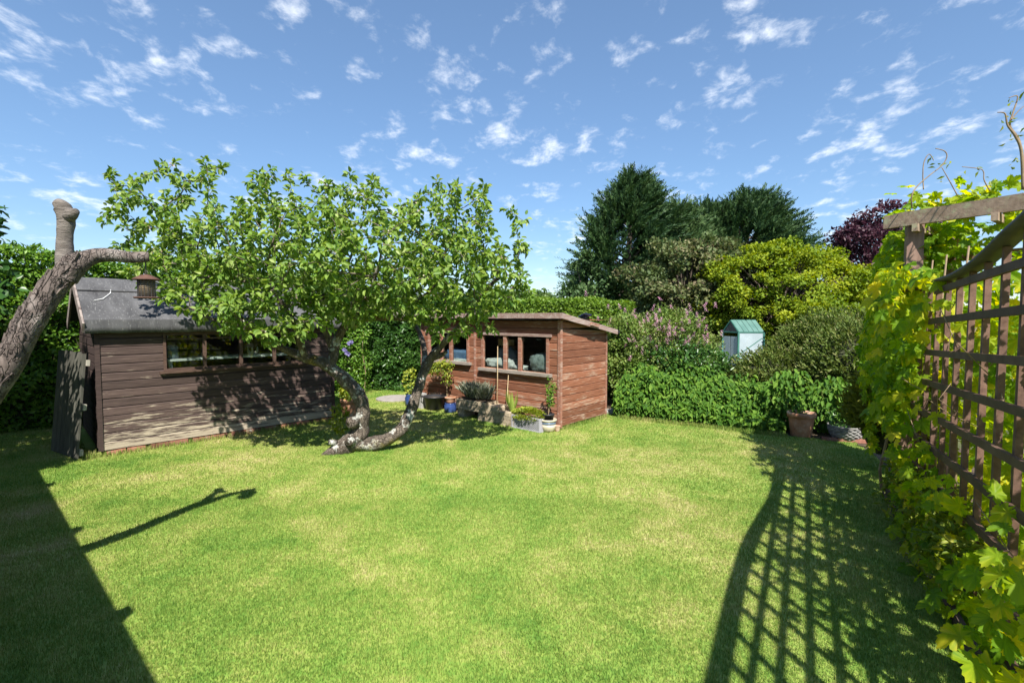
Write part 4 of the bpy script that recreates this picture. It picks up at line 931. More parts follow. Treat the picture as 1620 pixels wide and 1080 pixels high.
broadleaf('leafy_shrub', 'dull green shrub with browned flower heads at the back of the red shed', (2.15, 9.95, .9), (.38,.5,.85), 60, 110, .06, M['pinkshrub'], 62, .8, (.15,.3), .1, 'diamond', .04, None, 'shrub', 0, .55, .4)
broadleaf('leafy_shrub', 'dark leaved shrub filling the gap under the pink flowered one', (3.3, 9.5, .75), (.9,.45,.5), 60, 120, .07, M['laurel_leaf'], 63, .8, (.18,.34), .1, 'diamond', .04, None, 'shrub', 0, .55, .4)
def broom(name, label, c, r3, nst, mat, seed):
    """mound of fine upright arching stems"""
    rs = np.random.RandomState(seed); x, y, z0 = c; t = thing(name, label, 'shrub', (x, y, 0)); P, Dd, Nn, Sz, Rn = [], [], [], [], []
    co = blobmesh(r3[0]*.74, r3[1]*.74, r3[2]*.80, .12, seed, 3, 14); co.build('branches', M['core'], t, False, (0,0,z0))  # solid core added inside the stems to block light
    for k in range(nst):
        d = rs.normal(size=3); d[2] = abs(d[2])*1.0-.35; d /= np.linalg.norm(d); lob = 1+.16*mnoise.noise(Vector(d)*3+Vector((seed,0,0)))
        q = d*np.array(r3)*lob*rs.uniform(.72,1.0); q[2] += z0
        if q[2] < .05: continue
        ax = np.array([d[0]*.9, d[1]*.9, .55+.4*d[2]])+np.array([-.35,-.1,.0])+rs.normal(size=3)*.16; ax /= np.linalg.norm(ax); L = rs.uniform(.16,.34); base = rs.rand()
        for j in range(9):
            s = j/9; dd = ax*.9+rs.normal(size=3)*.45; P.append(q+ax*L*(s-.3)); Dd.append(dd); Nn.append(rs.normal(size=3)+d*.6+np.array([0,0,.5])); Sz.append(rs.uniform(.045,.085)); Rn.append(np.clip(base*.5+.5*rs.rand()+.2*(s-.5),0,1))
    o = leaves('crown', P, np.array(Dd), np.array(Nn), np.array(Sz), mat, t, 'diamond', .38, np.array(Rn)); stuff(o); return t
broom('broom_shrub', 'wide olive green mound of fine arching stems behind the terracotta pot', (6.4, 9.45, .78), (1.5,.95,1.05), 6000, M['hebe'], 71)
broom('broom_shrub', 'lower left mound of the olive green fine stemmed shrubs, below the greenhouse', (5.0, 9.15, .42), (1.0,.6,.72), 2600, M['hebe'], 73)
broom('broom_shrub', 'darker olive mound in the lattice shade beside the hop', (5.75, 8.3, .70), (.75,.7,.95), 2400, M['hebe'], 72)
def border():
    n = 9500; t = RS.rand(n); dep = RS.rand(n)**1.2*1.0
    a = np.array([1.80,8.78]); b_ = np.array([4.1,7.42]); dirn = unit(b_-a); nr = np.array([-dirn[1], dirn[0]]); nr = nr if nr[1] > 0 else -nr
    xy = a+np.outer(t*np.linalg.norm(b_-a), dirn)+np.outer(dep, nr)
    hmax = np.array([.56+.30*d_+.30*mnoise.noise(Vector((x*1.9,y*1.9,0)))+.20*mnoise.noise(Vector((x*5.5,y*5.5,4)))-.34*tt+.14 for (x,y),d_,tt in zip(xy,dep,t)])*np.minimum(1, .34+dep*1.5)*.95
    z = .04+hmax*RS.rand(n)**.55
    ang = RS.uniform(0,6.28,n); dr = np.stack([np.cos(ang)*.6, np.sin(ang)*.6-.55, -.55+.35*RS.normal(size=n)],1)
    nl = unit(np.stack([RS.normal(0,.35,n), -.65+RS.normal(0,.3,n), .75*np.ones(n)],1))
    keep = (xy[:,0]-1.8) > -.1
    return np.c_[xy,z][keep], dr[keep], nl[keep]
bp_, bd_, bn_ = border()
o = leaves('border_foliage', bp_, bd_, bn_, RS.uniform(.055,.125,len(bp_)), M['border'], None, 'oval', .55); stuff(o); o['label'] = 'long low mass of bright green pointed leaves edging the lawn'
b = MB()
for k in range(420):
    i = random.randrange(len(bp_)); q = bp_[i]; b.tube([(q[0]+random.uniform(-.05,.05), q[1]+.04, 0), tuple(q)], [.004,.0025], 4, caps=False)
o = b.build('border_stems', M['greenstem']); stuff(o); o['label'] = 'thin green stems of the leafy border plants'
# dark leaved plants round the pot and basket
for k, (x, y, z, r, n, lab) in enumerate(((4.95,7.55,.45,.42,900,'dark leafy plant between the terracotta pot and the grey basket'),(5.3,7.5,.4,.4,700,'dark leafy plant hanging over the grey woven basket'),(4.4,7.75,.5,.4,700,'broad leaved plant rising behind the terracotta pot'))):
    t = thing('leafy_plant', lab, 'plant', (x, y, 0)); b = MB()
    e = rnd_dirs(n)*(RS.rand(n)**.4)[:,None]*np.array([r,r*.8,z]); e[:,2] += z; e[:,2] = np.maximum(e[:,2],.05)
    for j in range(26): q = e[j]; b.tube([(q[0]*.2,q[1]*.2,0),(q[0]*.7,q[1]*.7,q[2]*.7),tuple(q)], [.006,.004,.002], 4, caps=False)
    b.build('stem', M['greenstem'], t)
    o = leaves('foliage', e, unit(e*np.array([1,1,0])+rnd_dirs(n)*.3+np.array([0,-.2,-.4])), rnd_dirs(n)*.4+np.array([0,-.4,.9]), RS.uniform(.06,.11,n), M['border'], t, 'oval', .62); stuff(o)
# terracotta pot
def pot(name, label, x, y, r, h, mat, rim=.02, group=None, base=.72, cat='plant pot', n=26):
    t = thing(name, label, cat, (x, y, 0), 0, group); b = MB()
    b.lathe([(r*base,0),(r*base+.006,.006),(r*.93,h*.78),(r*.93,h*.80),(r+rim*.4,h*.80),(r+rim*.5,h*.97),(r+rim*.2,h),(r-rim*.6,h),(r-rim,h*.88)], (0,0,0), n); b.build('pot', M[mat], t, True)
    s = MB(); s.lathe([(.01,h*.90),(r-rim,h*.885)], (0,0,0), n); s.build('soil', M['soil'], t); return t
pot('terracotta_pot', 'large weathered terracotta pot standing at the right end of the leafy border', 4.36, 7.36, .185, .36, 'terracotta', .02)
bk = thing('woven_basket', 'round grey woven basket planter right of the big terracotta pot', 'basket', (4.87, 7.12, 0))
prof = [(.13,0),(.19,.08),(.215,.16),(.225,.22)]
for k in range(9):
    z = .015+k*.024; r = np.interp(z, [p[1] for p in prof], [p[0] for p in prof]); b = MB()
    b.tube([((r+.007*math.sin(a*14+k*math.pi))*math.cos(a), (r+.007*math.sin(a*14+k*math.pi))*math.sin(a), z) for a in np.linspace(0,2*math.pi,85)], .013, 6, caps=False); b.build('wicker_strand', M['wicker'], bk)
b = MB(); b.lathe([(.12,0),(.20,.19)], (0,0,0), 20); b.build('liner', M['blackplastic'], bk)
n = 260; e = rnd_dirs(n)*np.array([.22,.22,.14])+np.array([0,0,.30]); o = leaves('foliage', e, unit(e*np.array([1,1,.2])+rnd_dirs(n)*.5), rnd_dirs(n)*.4+np.array([0,-.2,1]), .06, M['laurel_leaf'], bk, 'oval', .6); stuff(o)
x = 4.5
for k in range(4):                                             # loose edging pieces before the basket
    b = MB(); b.box(-.10,.10,-.035,.035,0,.045); o = b.build('edging_brick', M['brick'], None, False, (4.60+k*.17+.02*random.random(), 7.06-.055*k+.01, 0), (0,0,R(-18+random.uniform(-14,14))))
    tag(o, ('reddish edging brick touching the big terracotta pot','second edging brick right of the big terracotta pot','third edging brick, nearest but one to the grey basket','edging brick lying against the grey woven basket')[k], 'brick', 'edging bricks by the pots')

# greenhouse
gh = thing('greenhouse', 'small greenhouse with green frame and misted panes behind the shrubs', 'greenhouse', (6.62, 14.4, 0), R(-3))
gw, gd, ge_, gr_ = 1.05, 1.9, 1.33, 1.67                       # width of gable, depth, eave, ridge
# side wall faces the garden: x from 0 (corner) to +.. ; gable on the left
SX = .72
q = MB(); 
for (x0, x1) in ((0, SX),):
    q = MB(); q.box(.03, SX-.03, -.006, .006, .02, .60); q.build('pane', M['gh_glass'], gh); q = MB(); q.box(.03, SX-.03, -.006, .006, .64, ge_-.03); q.build('pane', M['gh_glass'], gh)
GX, GY = -.22, .62                                             # gable runs back-left
gdir = Vector((GX, GY, 0))
for a, b_ in ((0,.5),(.5,1)):
    A = gdir*a; B = gdir*b_; q = MB(); q.bar((A.x*.96+B.x*.04, A.y*.96+B.y*.04, .62), (A.x*.04+B.x*.96, A.y*.04+B.y*.96, .62), .012, 1.16); q.build('pane', M['gh_glass'], gh)
for (x, y) in ((0,0),(SX,0),(GX,GY),(GX+SX,GY)):
    q = MB(); q.box(x-.025,x+.025,y-.025,y+.025,0,ge_); q.build('upright', M['gh_frame'], gh)
ap_ = gdir*.5
def fbar(a, b_, nm='frame_bar', w_=.035, h_=.04): q = MB(); q.bar(a, b_, w_, h_); q.build(nm, M['gh_frame'], gh)
fbar((0,0,ge_),(SX,0,ge_)); fbar((0,0,ge_),(GX,GY,ge_)); fbar((0,0,.62),(SX,0,.62),'frame_bar',.022,.03); fbar((.05,-.008,.70),(SX-.05,-.008,1.16),'brace',.012,.02)
fbar((0,0,ge_),(ap_.x,ap_.y,gr_)); fbar((GX,GY,ge_),(ap_.x,ap_.y,gr_)); fbar((ap_.x,ap_.y,gr_),(ap_.x+SX,ap_.y,gr_),'ridge')
q = MB(); q.add([(0,0,ge_),(ap_.x,ap_.y,gr_),(GX,GY,ge_),(0+.0,.012,ge_),(ap_.x,ap_.y+.012,gr_),(GX,GY+.012,ge_)], [(0,1,2),(5,4,3),(0,3,4,1),(1,4,5,2),(2,5,3,0)]); q.build('gable_pane', M['solar'], gh)
for side, (sx, sy) in enumerate(((0,0),(GX,GY))):
    for i in range(5):
        a = SX*i/5+.006; c = SX*(i+1)/5-.006; q = MB()
        vs = [(sx+a,sy-.02,ge_+.015),(sx+c,sy-.02,ge_+.015),(ap_.x+c,ap_.y,gr_+.015),(ap_.x+a,ap_.y,gr_+.015)]; vs += [(x_,y_,z_+.01) for x_,y_,z_ in vs]
        q.add(vs, [(3,2,1,0),(4,5,6,7),(0,1,5,4),(1,2,6,5),(2,3,7,6),(3,0,4,7)]); q.build('roof_panel', M['gh_roof'], gh)

# ------------------------------------------------------------ pots and planters at the red shed
def RW(x, y, z=0): return MWR @ Vector((x, y, z))              # x back, y left along the front, front face at x=0
# stone trough made of stacked walling stones
ts = thing('stone_trough', 'raised trough of pale walling stones planted with lavender by the red shed', 'planter', RW(-.26, 1.62), AR+R(-90))
def stones(parent, x0, x1, y0, y1, z0, z1, rows, wl=(.07,.16), gap=.004):
    hh = (z1-z0)/rows
    for r in range(rows):
        x = x0
        while x < x1-.01:
            L = min(random.uniform(*wl), x1-x)
            if x1-x-L < .04: L = x1-x
            b = MB(); j = random.uniform(-.006,.006); b.box(-L/2+gap/2, L/2-gap/2, y0+j, y1, 0, hh-gap); b.build('stone', M['stone'], parent, False, (x+L/2, 0, z0+r*hh), (0,0,R(random.uniform(-2,2)))); x += L
# local x along front (left negative -> right positive), y away (towards wall positive)
stones(ts, -.36, -.20, -.14, .14, 0, .15, 3); stones(ts, .16, .34, -.14, .14, 0, .15, 3); stones(ts, -.38, .36, -.16, .16, .152, .33, 3)
b = MB(); b.box(-.36,.34,-.12,.12,.33,.345); b.build('soil', M['soil'], ts)
n = 1500; a = RS.uniform(0,6.28,n); rr_ = RS.rand(n)**.5; base = np.c_[rr_*np.cos(a)*.30, rr_*np.sin(a)*.11, np.full(n,.34)]; dr = np.c_[base[:,0]*1.2+RS.normal(0,.2,n), base[:,1]*2.5+RS.normal(0,.25,n)-.1, np.ones(n)]
o = leaves('lavender', base+dr*(RS.rand(n)*.16)[:,None], dr, rnd_dirs(n), RS.uniform(.06,.20,n), M['lavender'], ts, 'diamond', .07); stuff(o)
tw = thing('stone_planter', 'low block of stacked walling stones right of the lavender trough', 'planter', RW(-.24, 1.12), AR+R(-90))
stones(tw, -.16, .16, -.14, .14, 0, .26, 4, (.08,.14))
b = MB(); b.box(-.16,.16,-.14,.14,.26,.285); b.build('coping', M['stone'], tw)
tw2 = thing('stone_planter', 'stone planter with striped sword leaved plant by the red shed', 'planter', RW(-.27, .78), AR+R(-90))
stones(tw2, -.15, .16, -.14, .14, 0, .23, 4, (.08,.14))
n = 46; a = RS.uniform(0,6.28,n); dr = np.c_[np.cos(a)*.55, np.sin(a)*.45, np.ones(n)]; o = leaves('sword_leaf', np.c_[np.cos(a)*.03,np.sin(a)*.03,np.full(n,.22)], dr, np.c_[-np.cos(a),-np.sin(a),.4*np.ones(n)], RS.uniform(.20,.40,n), M['iris'], tw2, 'blade', .085); stuff(o)
# lattice trough with yellow sedum
lt = thing('lattice_trough', 'grey lattice sided trough overflowing with yellow green sedum', 'planter', RW(-.28, .36), AR+R(-90))
b = MB(); b.box(-.30,.26,-.11,.11,.01,.19); b.build('trough', M['greyplastic'], lt)
for (p0, p1, q0) in (((-.30,-.122),(.26,-.122),'x'),((.272,-.115),(.272,.11),'y')):
    A = Vector((*p0,0)); B = Vector((*p1,0)); L = (B-A).length; d = (B-A).normalized(); up = Vector((d.y,-d.x,0))
    b = MB(); k = int(L/.035)
    for s in range(-6, k+1):
        for sg in (1,-1):
            x0 = s*.035; x1 = x0+.19; za, zb = (.01,.20) if sg == 1 else (.20,.01); c0, c1 = max(0,x0), min(L,x1)
            if c1-c0 < .01: continue
            z0_ = za+(zb-za)*(c0-x0)/.19; z1_ = za+(zb-za)*(c1-x0)/.19; b.bar(A+d*c0+Vector((0,0,z0_))+up*(.003*sg), A+d*c1+Vector((0,0,z1_))+up*(.003*sg), .007, .009)
    b.bar(A+Vector((0,0,.205)), B+Vector((0,0,.205)), .022, .020); b.bar(A+Vector((0,0,.01)), B+Vector((0,0,.01)), .022, .018)
    for p in (A, B): b.bar(p, p+Vector((0,0,.21)), .02, .02, Vector((0,1,0)))
    b.build('lattice_panel', M['lattice'], lt)
n = 2600; a = RS.uniform(0,6.28,n); rr_ = RS.rand(n)**.5; e = np.c_[rr_*np.cos(a)*.33-.03, rr_*np.sin(a)*.16-.02, .20+.09*(1-rr_**2)+RS.rand(n)*.05]; e[:,2] -= np.where(e[:,1] < -.12, .05, 0)
o = leaves('sedum', e, np.c_[np.cos(a)*.6,np.sin(a)*.6-.2,np.ones(n)*.6]+RS.normal(size=(n,3))*.4, rnd_dirs(n)*.5+np.array([0,-.2,1]), RS.uniform(.02,.04,n), M['sedum'], lt, 'diamond', .6); stuff(o)
# glazed pot with shrub in a black pot
gp = thing('glazed_pot', 'cream and blue glazed pot holding a grey plastic pot with upright shrub', 'plant pot', RW(-.23, .06))
b = MB(); b.lathe([(.075,0),(.10,.02),(.118,.075),(.122,.12)], (0,0,0), 26); b.build('pot', M['creamglaze'], gp, True)
b = MB(); b.lathe([(.1225,.12),(.125,.145),(.118,.16)], (0,0,0), 26); b.build('blue_band', M['bluegrey'], gp, True)
b = MB(); b.lathe([(.118,.16),(.135,.175),(.138,.19),(.13,.20),(.112,.195),(.10,.15)], (0,0,0), 26); b.build('rim', M['creamglaze'], gp, True)
b = MB(); b.lathe([(.07,.14),(.092,.26),(.098,.262),(.098,.28),(.088,.28),(.08,.25)], (0,0,0), 22); b.build('inner_pot', M['blackplastic'], gp, True)
b = MB(); P = []
for k in range(5):
    a = k*1.3; tip = Vector((.05*math.cos(a)+.05, .06*math.sin(a), random.uniform(.5,.86))); b.tube([(0,0,.25), (tip.x*.4,tip.y*.4,tip.z*.6), tuple(tip)], [.006,.005,.002], 5)
    for j in range(34): s = random.uniform(.3,1.03); P.append(Vector((tip.x*s,tip.y*s,.25+(tip.z-.25)*s))+Vector((random.gauss(0,.02),random.gauss(0,.02),random.gauss(0,.02))))
b.build('stem', M['vinestem'], gp); n = len(P); o = leaves('foliage', [tuple(p) for p in P], rnd_dirs(n)+np.array([0,0,.5]), rnd_dirs(n)+np.array([0,-.3,.6]), RS.uniform(.035,.06,n), M['hedge_leaf'], gp, 'oval', .5); stuff(o)
pot('small_pot', 'small bare terracotta pot at the near corner of the red shed', *RW(-.13, -.04)[:2], .05, .09, 'terracotta', .008)
# left end of the front
bt = thing('black_tub', 'wide black plastic tub with handles at the far end of the red shed front', 'tub', RW(-.25, 2.82)); b = MB(); b.lathe([(.14,0),(.16,.02),(.205,.24),(.22,.245),(.22,.265),(.20,.265),(.18,.20)], (0,0,0), 26); b.build('tub', M['blackplastic'], bt, True); b = MB(); b.lathe([(.01,.20),(.185,.215)], (0,0,0), 20); b.build('soil', M['soil'], bt)
for sg in (1,-1): b = MB(); b.tube([(.21*sg,-.06,.25),(.25*sg,-.05,.26),(.25*sg,.05,.26),(.21*sg,.06,.25)], .01, 6); b.build('handle', M['blackplastic'], bt)
bp2 = thing('blue_pot', 'small deep blue glazed pot with an upturned terracotta pot on it', 'plant pot', RW(-.24, 2.36)); b = MB(); b.lathe([(.09,0),(.115,.03),(.118,.14),(.10,.17),(.108,.185),(.095,.185),(.085,.15)], (0,0,0), 24); b.build('pot', M['blueglaze'], bp2, True)
tp = pot('terracotta_bowl', 'orange terracotta bowl sitting on the small deep blue pot', *RW(-.24, 2.36)[:2], .10, .10, 'terracotta', .012); tp.location.z = .187
gb = MB(); gb.box(-.11,.11,-.05,.05,0,.30); o = gb.build('concrete_block', M['concrete'], None, False, RW(-.34, 3.14), (R(-6),0,AR+R(-96))); tag(o, 'grey concrete slab standing upright left of the black tub', 'slab')
bp3 = thing('blue_pot', 'tall cobalt blue glazed pot next to the apple trunk, left of the grey slab', 'plant pot', RW(-.32, 3.46)); b = MB(); b.lathe([(.08,0),(.12,.05),(.125,.16),(.10,.22),(.115,.24),(.10,.24),(.09,.2)], (0,0,0), 24); b.build('pot', M['blueglaze'], bp3, True)
n = 260; e = rnd_dirs(n)*np.array([.16,.16,.26])+np.array([0,0,.48]); o = leaves('foliage', e, rnd_dirs(n)+np.array([0,0,.5]), rnd_dirs(n)*.5+np.array([0,-.3,1]), RS.uniform(.04,.07,n), M['sedum'], bp3, 'oval', .6); stuff(o); b = MB(); b.tube([(0,0,.2),(0,0,.5)], [.008,.004], 5); b.build('stem', M['greenstem'], bp3)
# climber trailing at the far window
vc = thing('trailing_climber', 'yellow green climber on a cane before the far window of the red shed', 'climber', RW(-.20, 2.50)); b = MB(); b.tube([(0,0,0),(.0,.0,.5),(.02,0,1.0)], .008, 6); b.build('cane', M['cane'], vc)
P = []
dl = (MWR.to_3x3() @ Vector((0,1,0)))
for k in range(520):
    s = random.random(); c = Vector((0,0,.98)) + dl*(s*.62-.12) + Vector((0,0,-.16*abs(s-.3)-.02)); dz = random.random()**1.6*(.42 if s < .35 else .20); P.append(c+Vector((random.gauss(0,.04),random.gauss(-.03,.04),-dz+random.gauss(0,.02))))
n = len(P); o = leaves('foliage', [tuple(p) for p in P], rnd_dirs(n)*.7+np.array([0,-.2,-.5]), rnd_dirs(n)*.5+np.array([0,-.6,.7]), RS.uniform(.035,.06,n), M['spirea'], vc, 'oval', .6); stuff(o)
b = MB()
for k in range(6): b.tube([tuple(Vector((0,0,.9))+dl*(k*.1-.12)), tuple(Vector((0,0,1.0))+dl*(k*.1-.07)), tuple(Vector((0,0,.72))+dl*(k*.1-.10))], .004, 4)
b.build('stem', M['vinestem'], vc)
for (yy, h_, ln, lab) in ((1.20,1.28,.05,'tall bamboo cane leaning on the near window of the red shed'),(.98,.80,.02,'short bamboo cane right of the tall one against the red boards')):
    b = MB(); b.tube([(0,0,0),(.02,0,h_*.5),(.08,ln,h_)], [.009,.008,.006], 7); o = b.build('bamboo_cane', M['cane'], None, True, RW(-.20, yy), (0,0,AR)); tag(o, lab, 'cane')
# pot right of the brown shed
t = pot('terracotta_pot', 'reddish terracotta pot beside the right end of the brown shed', -2.86, 8.60, .155, .36, 'terracotta', .015)
n = 240; e = rnd_dirs(n)*np.array([.17,.17,.17])+np.array([0.03,0,.48]); o = leaves('foliage', e, rnd_dirs(n)+np.array([0,0,-.1]), rnd_dirs(n)*.5+np.array([0,-.3,1]), RS.uniform(.05,.09,n), M['spirea'], t, 'oval', .62); stuff(o)
b = MB()
for k in range(6): b.tube([(0,0,.3),(.02*k-.05,.0,.4),(.05*k-.12,.02,.5)], .005, 4)
b.build('stem', M['greenstem'], t)
t = thing('leafy_shoots', 'fresh green shoots growing beside the left apple stem', 'plant', (-2.47, 7.0, 0))
n = 90; e = rnd_dirs(n)*np.array([.12,.10,.18])+np.array([0,0,.32]); o = leaves('foliage', e, rnd_dirs(n)+np.array([0,-.2,-.2]), rnd_dirs(n)*.5+np.array([0,-.4,1]), RS.uniform(.05,.09,n), M['spirea'], t, 'oval', .62); stuff(o)
b = MB()
for k in range(5): b.tube([(0,0,0),(.02*k-.04,.0,.25),(.05*k-.10,.02,.42)], .005, 4)
b.build('stem', M['greenstem'], t)

# ------------------------------------------------------------ pergola, trellis and hop
PB = Vector((3.92, 4.85, 0)); BD = Vector((.455, -.890, 0)).normalized(); PD = Vector((.565, 1, 0)).normalized()
pg = thing('pergola', 'brown timber pergola corner with paired top beams over the trellis', 'pergola', PB)
b = MB(); ang = math.atan2(PD.y, PD.x)
b.box(-.065,.065,-.065,.065,-.02,2.70, Matrix.Rotation(ang,4,'Z')); b.build('post', M['post'], pg)
sd = Vector((BD.y, -BD.x, 0)); sd = sd if sd.x > 0 else -sd       # away from the lawn
for off, z in ((-.085, 2.735), (.085, 2.775)):
    b = MB(); b.bar(sd*off-BD*.22+Vector((0,0,z)), sd*off+BD*2.6+Vector((0,0,z)), .045, .125); b.build('beam', M['pergola'], pg)
q2 = sd*.95+PD*.2
b = MB(); b.box(-.05,.05,-.05,.05,-.02,2.72, Matrix.Translation(sd*.80) @ Matrix.Rotation(ang,4,'Z')); b.build('post', M['post'], pg)
b = MB(); b.box(-.05,.05,-.05,.05,-.02,2.72, Matrix.Translation(BD*2.5) @ Matrix.Rotation(ang,4,'Z')); b.build('post', M['post'], pg)
for k, s in enumerate((-.02,.55,1.1,1.65,2.2)):
    b = MB(); A = BD*s+Vector((0,0,2.64)); b.bar(A-PD*.16-sd*.02, A+sd*.95+PD*.15, .045, .07); b.build('rafter', M['pergola'], pg)
b = MB(); A = Vector((0,0,2.40)); b.bar(sd*.70+A-BD*.05, sd*.70+A+BD*2.4, .035, .08); b.build('rail', M['post'], pg)
b = MB(); b.bar(sd*.05+Vector((0,0,2.36))-BD*.02, sd*.76+Vector((0,0,2.40)), .035, .07); b.build('rail', M['post'], pg)
# trellis panel: runs from the post towards and past the viewer
T0 = Vector((2.51, 2.42, 0)); dxy = Vector((.565, 1, 0))
def TP(Y, z, off=0): # point on the panel at depth Y; off > 0 is the lawn side
    nrm = Vector((-PD.y, PD.x, 0)); return T0+dxy*(Y-2.42)+nrm*off+Vector((0,0,z))
def ztop(Y): return float(np.interp(Y, [-.4,1.2,1.75,2.1,2.42,2.56,2.75,2.99,3.37,3.82,4.8], [2.47,2.46,2.42,2.36,2.278,2.25,2.198,2.14,2.094,2.084,2.06]))
tr = thing('trellis_panel', 'square lattice trellis panel with swept curved top, hung with hop', 'trellis', TP(4.8, 0))
O_ = TP(4.8, 0)
for k in range(21):
    Y = 4.66-.243*k
    if Y < -.35: break
    b = MB(); b.bar(TP(Y, .06, -.022)-O_, TP(Y, ztop(Y)-.03, -.020)-O_, .031, .034, PD); b.build('batten', M['trellis'], tr)
for z in (2.06,1.83,1.58,1.335,1.083,.835,.585,.335,.095):
    s = lambda Y: z-.047*(Y-2.42)
    Yf = 4.74
    if z > 2: Yf = 3.86
    b = MB(); b.bar(TP(-.38, s(-.38), .012)-O_, TP(Yf, s(Yf), .012)-O_, .026, .046); b.build('rail', M['rail'], tr)
b = MB(); n = 46; vs = []
for i in range(n+1):
    Y = 4.76-(4.76+.4)*i/n
    for of, dz in ((-.055,0),(.055,0),(.055,.022),(-.055,.022)): vs.append(TP(Y, ztop(Y)-.028+dz, of)-O_)
b.add(vs, [(i*4+j, i*4+(j+1)%4, i*4+4+(j+1)%4, i*4+4+j) for i in range(n) for j in range(4)]+[(3,2,1,0),(n*4,n*4+1,n*4+2,n*4+3)]); b.build('cap_rail', M['cap'], tr, True)
b = MB(); b.box(-.05,.05,-.05,.05,-.02,2.48, Matrix.Translation(TP(-.42,0)-O_) @ Matrix.Rotation(ang,4,'Z')); b.build('post', M['post'], tr)
# edging plank on the lawn side
b = MB(); b.bar(TP(4.7,.05,.13), TP(.6,.05,.14), .028, .15); o = b.build('edging_board', M['bin']); tag(o, 'dark timber edging board along the foot of the trellis', 'edging')
b = MB(); b.tube([tuple(TP(4.62,.62,.16)), tuple(TP(4.66,.3,.2)), tuple(TP(4.72,.02,.16))], [.012,.014,.016], 7); o = b.build('hop_stem', M['vinestem']); tag(o, 'bare brown stem rising at the foot of the pergola post', 'stem')

# hop: leaves as parts (largest), the rest as one mass
hp = thing('golden_hop', 'golden hop climber with big lobed yellow green leaves over trellis and pergola', 'climber', TP(4.5, 0, -.2)); HO = TP(4.5, 0, -.2)
hl = []                                                          # (pos, dir, normal, size, tone)
rs = np.random.RandomState(99); nlawn = Vector((-PD.y, PD.x, 0))
def addleaf(p, n, size, tone, down=.8): 
    d = Vector((rs.normal()*.45, rs.normal()*.45, -down+rs.normal()*.35)); hl.append((p, d, Vector(n)+Vector(rs.normal(size=3)*.38), size, tone))
# mass round the post and along the far side
for k in range(1500):
    a = rs.uniform(0, 6.28); z = rs.uniform(.35, 2.72); c = PB+PD*.62+Vector((.12,0,0))
    f = (z-.3)/2.45; wr = .52*(1-.45*abs(f-.45)**1.5*2.2)*(1+.22*mnoise.noise(Vector((math.cos(a)*1.5, math.sin(a)*1.5, z*1.8))))
    d = Vector((math.cos(a)*wr*.78, math.sin(a)*wr*1.35, 0)); d.rotate(Matrix.Rotation(ang-math.pi/2,3,'Z')); p = c+d+Vector((0,0,z)); nn2 = d.normalized()+Vector((0,0,.5))
    if (p-PB).xy.length < .10: continue
    if (p-PB).dot(nlawn) > -.25 and z < 1.05+.25*rs.rand() and p.y < 5.3: continue
    addleaf(p, nn2, rs.uniform(.075,.14), np.clip(rs.normal(.50,.2),0,1))
# on the far part of the trellis, lawn side
for k in range(420):
    Y = 4.85-abs(rs.normal())*.50; z = .80+1.45*rs.rand()**.8; p = TP(Y, z, rs.uniform(.02,.26))
    if Y < 3.9-.25*math.sin(z*4) and rs.rand() < .85: continue
    addleaf(p, nlawn+Vector((0,-.6,.7)), rs.uniform(.10,.18), np.clip(rs.normal(.32+.17*z,.22),0,1))
for (u, v, Y, s) in ((1470,465,3.7,.20),(1500,475,3.6,.17),(1545,598,3.2,.19),(1512,600,3.25,.17),(1520,503,3.4,.16),(1560,490,3.2,.12),(1450,430,3.9,.2),(1475,445,3.75,.2),(1500,440,3.7,.18),(1535,800,2.55,.19),(1560,785,2.5,.17),(1610,800,2.35,.20),(1545,880,2.4,.17),(1510,890,2.5,.15),(1575,700,2.7,.13),(1560,660,2.8,.11),(1540,1000,2.1,.20),(1570,960,2.1,.17),(1530,960,2.2,.18),(1590,1050,1.95,.22),(1545,1040,2.0,.20),(1610,1000,1.9,.18),(1615,930,2.0,.16),(1600,890,2.1,.15),(1580,1010,2.0,.18),(1525,940,2.25,.15),(1555,1070,1.95,.2),(1615,1060,1.85,.2),(1460,640,3.9,.16),(1440,600,4.2,.16),(1490,690,3.7,.15),(1485,650,3.65,.15),(1470,700,3.8,.14),(1450,520,4.0,.17),(1435,560,4.2,.15),(1440,750,4.2,.13),(1425,760,4.5,.12)):
    addleaf(at(u, v, Y), nlawn*.6+Vector((-.1,-.6,.6)), s*.86, np.clip(rs.normal(.72,.16),0,1), .5)
for k in range(210):                                           # at the foot of the trellis
    Y = rs.uniform(1.75, 4.2); z = .08+.75*rs.rand()**1.5; addleaf(TP(Y, z, rs.uniform(.03,.24)), nlawn*.6+Vector((-.1,-.6,.7)), rs.uniform(.08,.15), np.clip(rs.normal(.55,.2),0,1), .5)
# behind the panel
for k in range(1700):
    Y = rs.uniform(1.3, 4.75); z = rs.uniform(.05, ztop(Y)+.12); p = TP(Y, z, -rs.uniform(.10,.75))
    addleaf(p, nlawn*.5+Vector((.1,-.5,.6)), rs.uniform(.09,.16), np.clip(rs.normal(.66,.2),0,1))
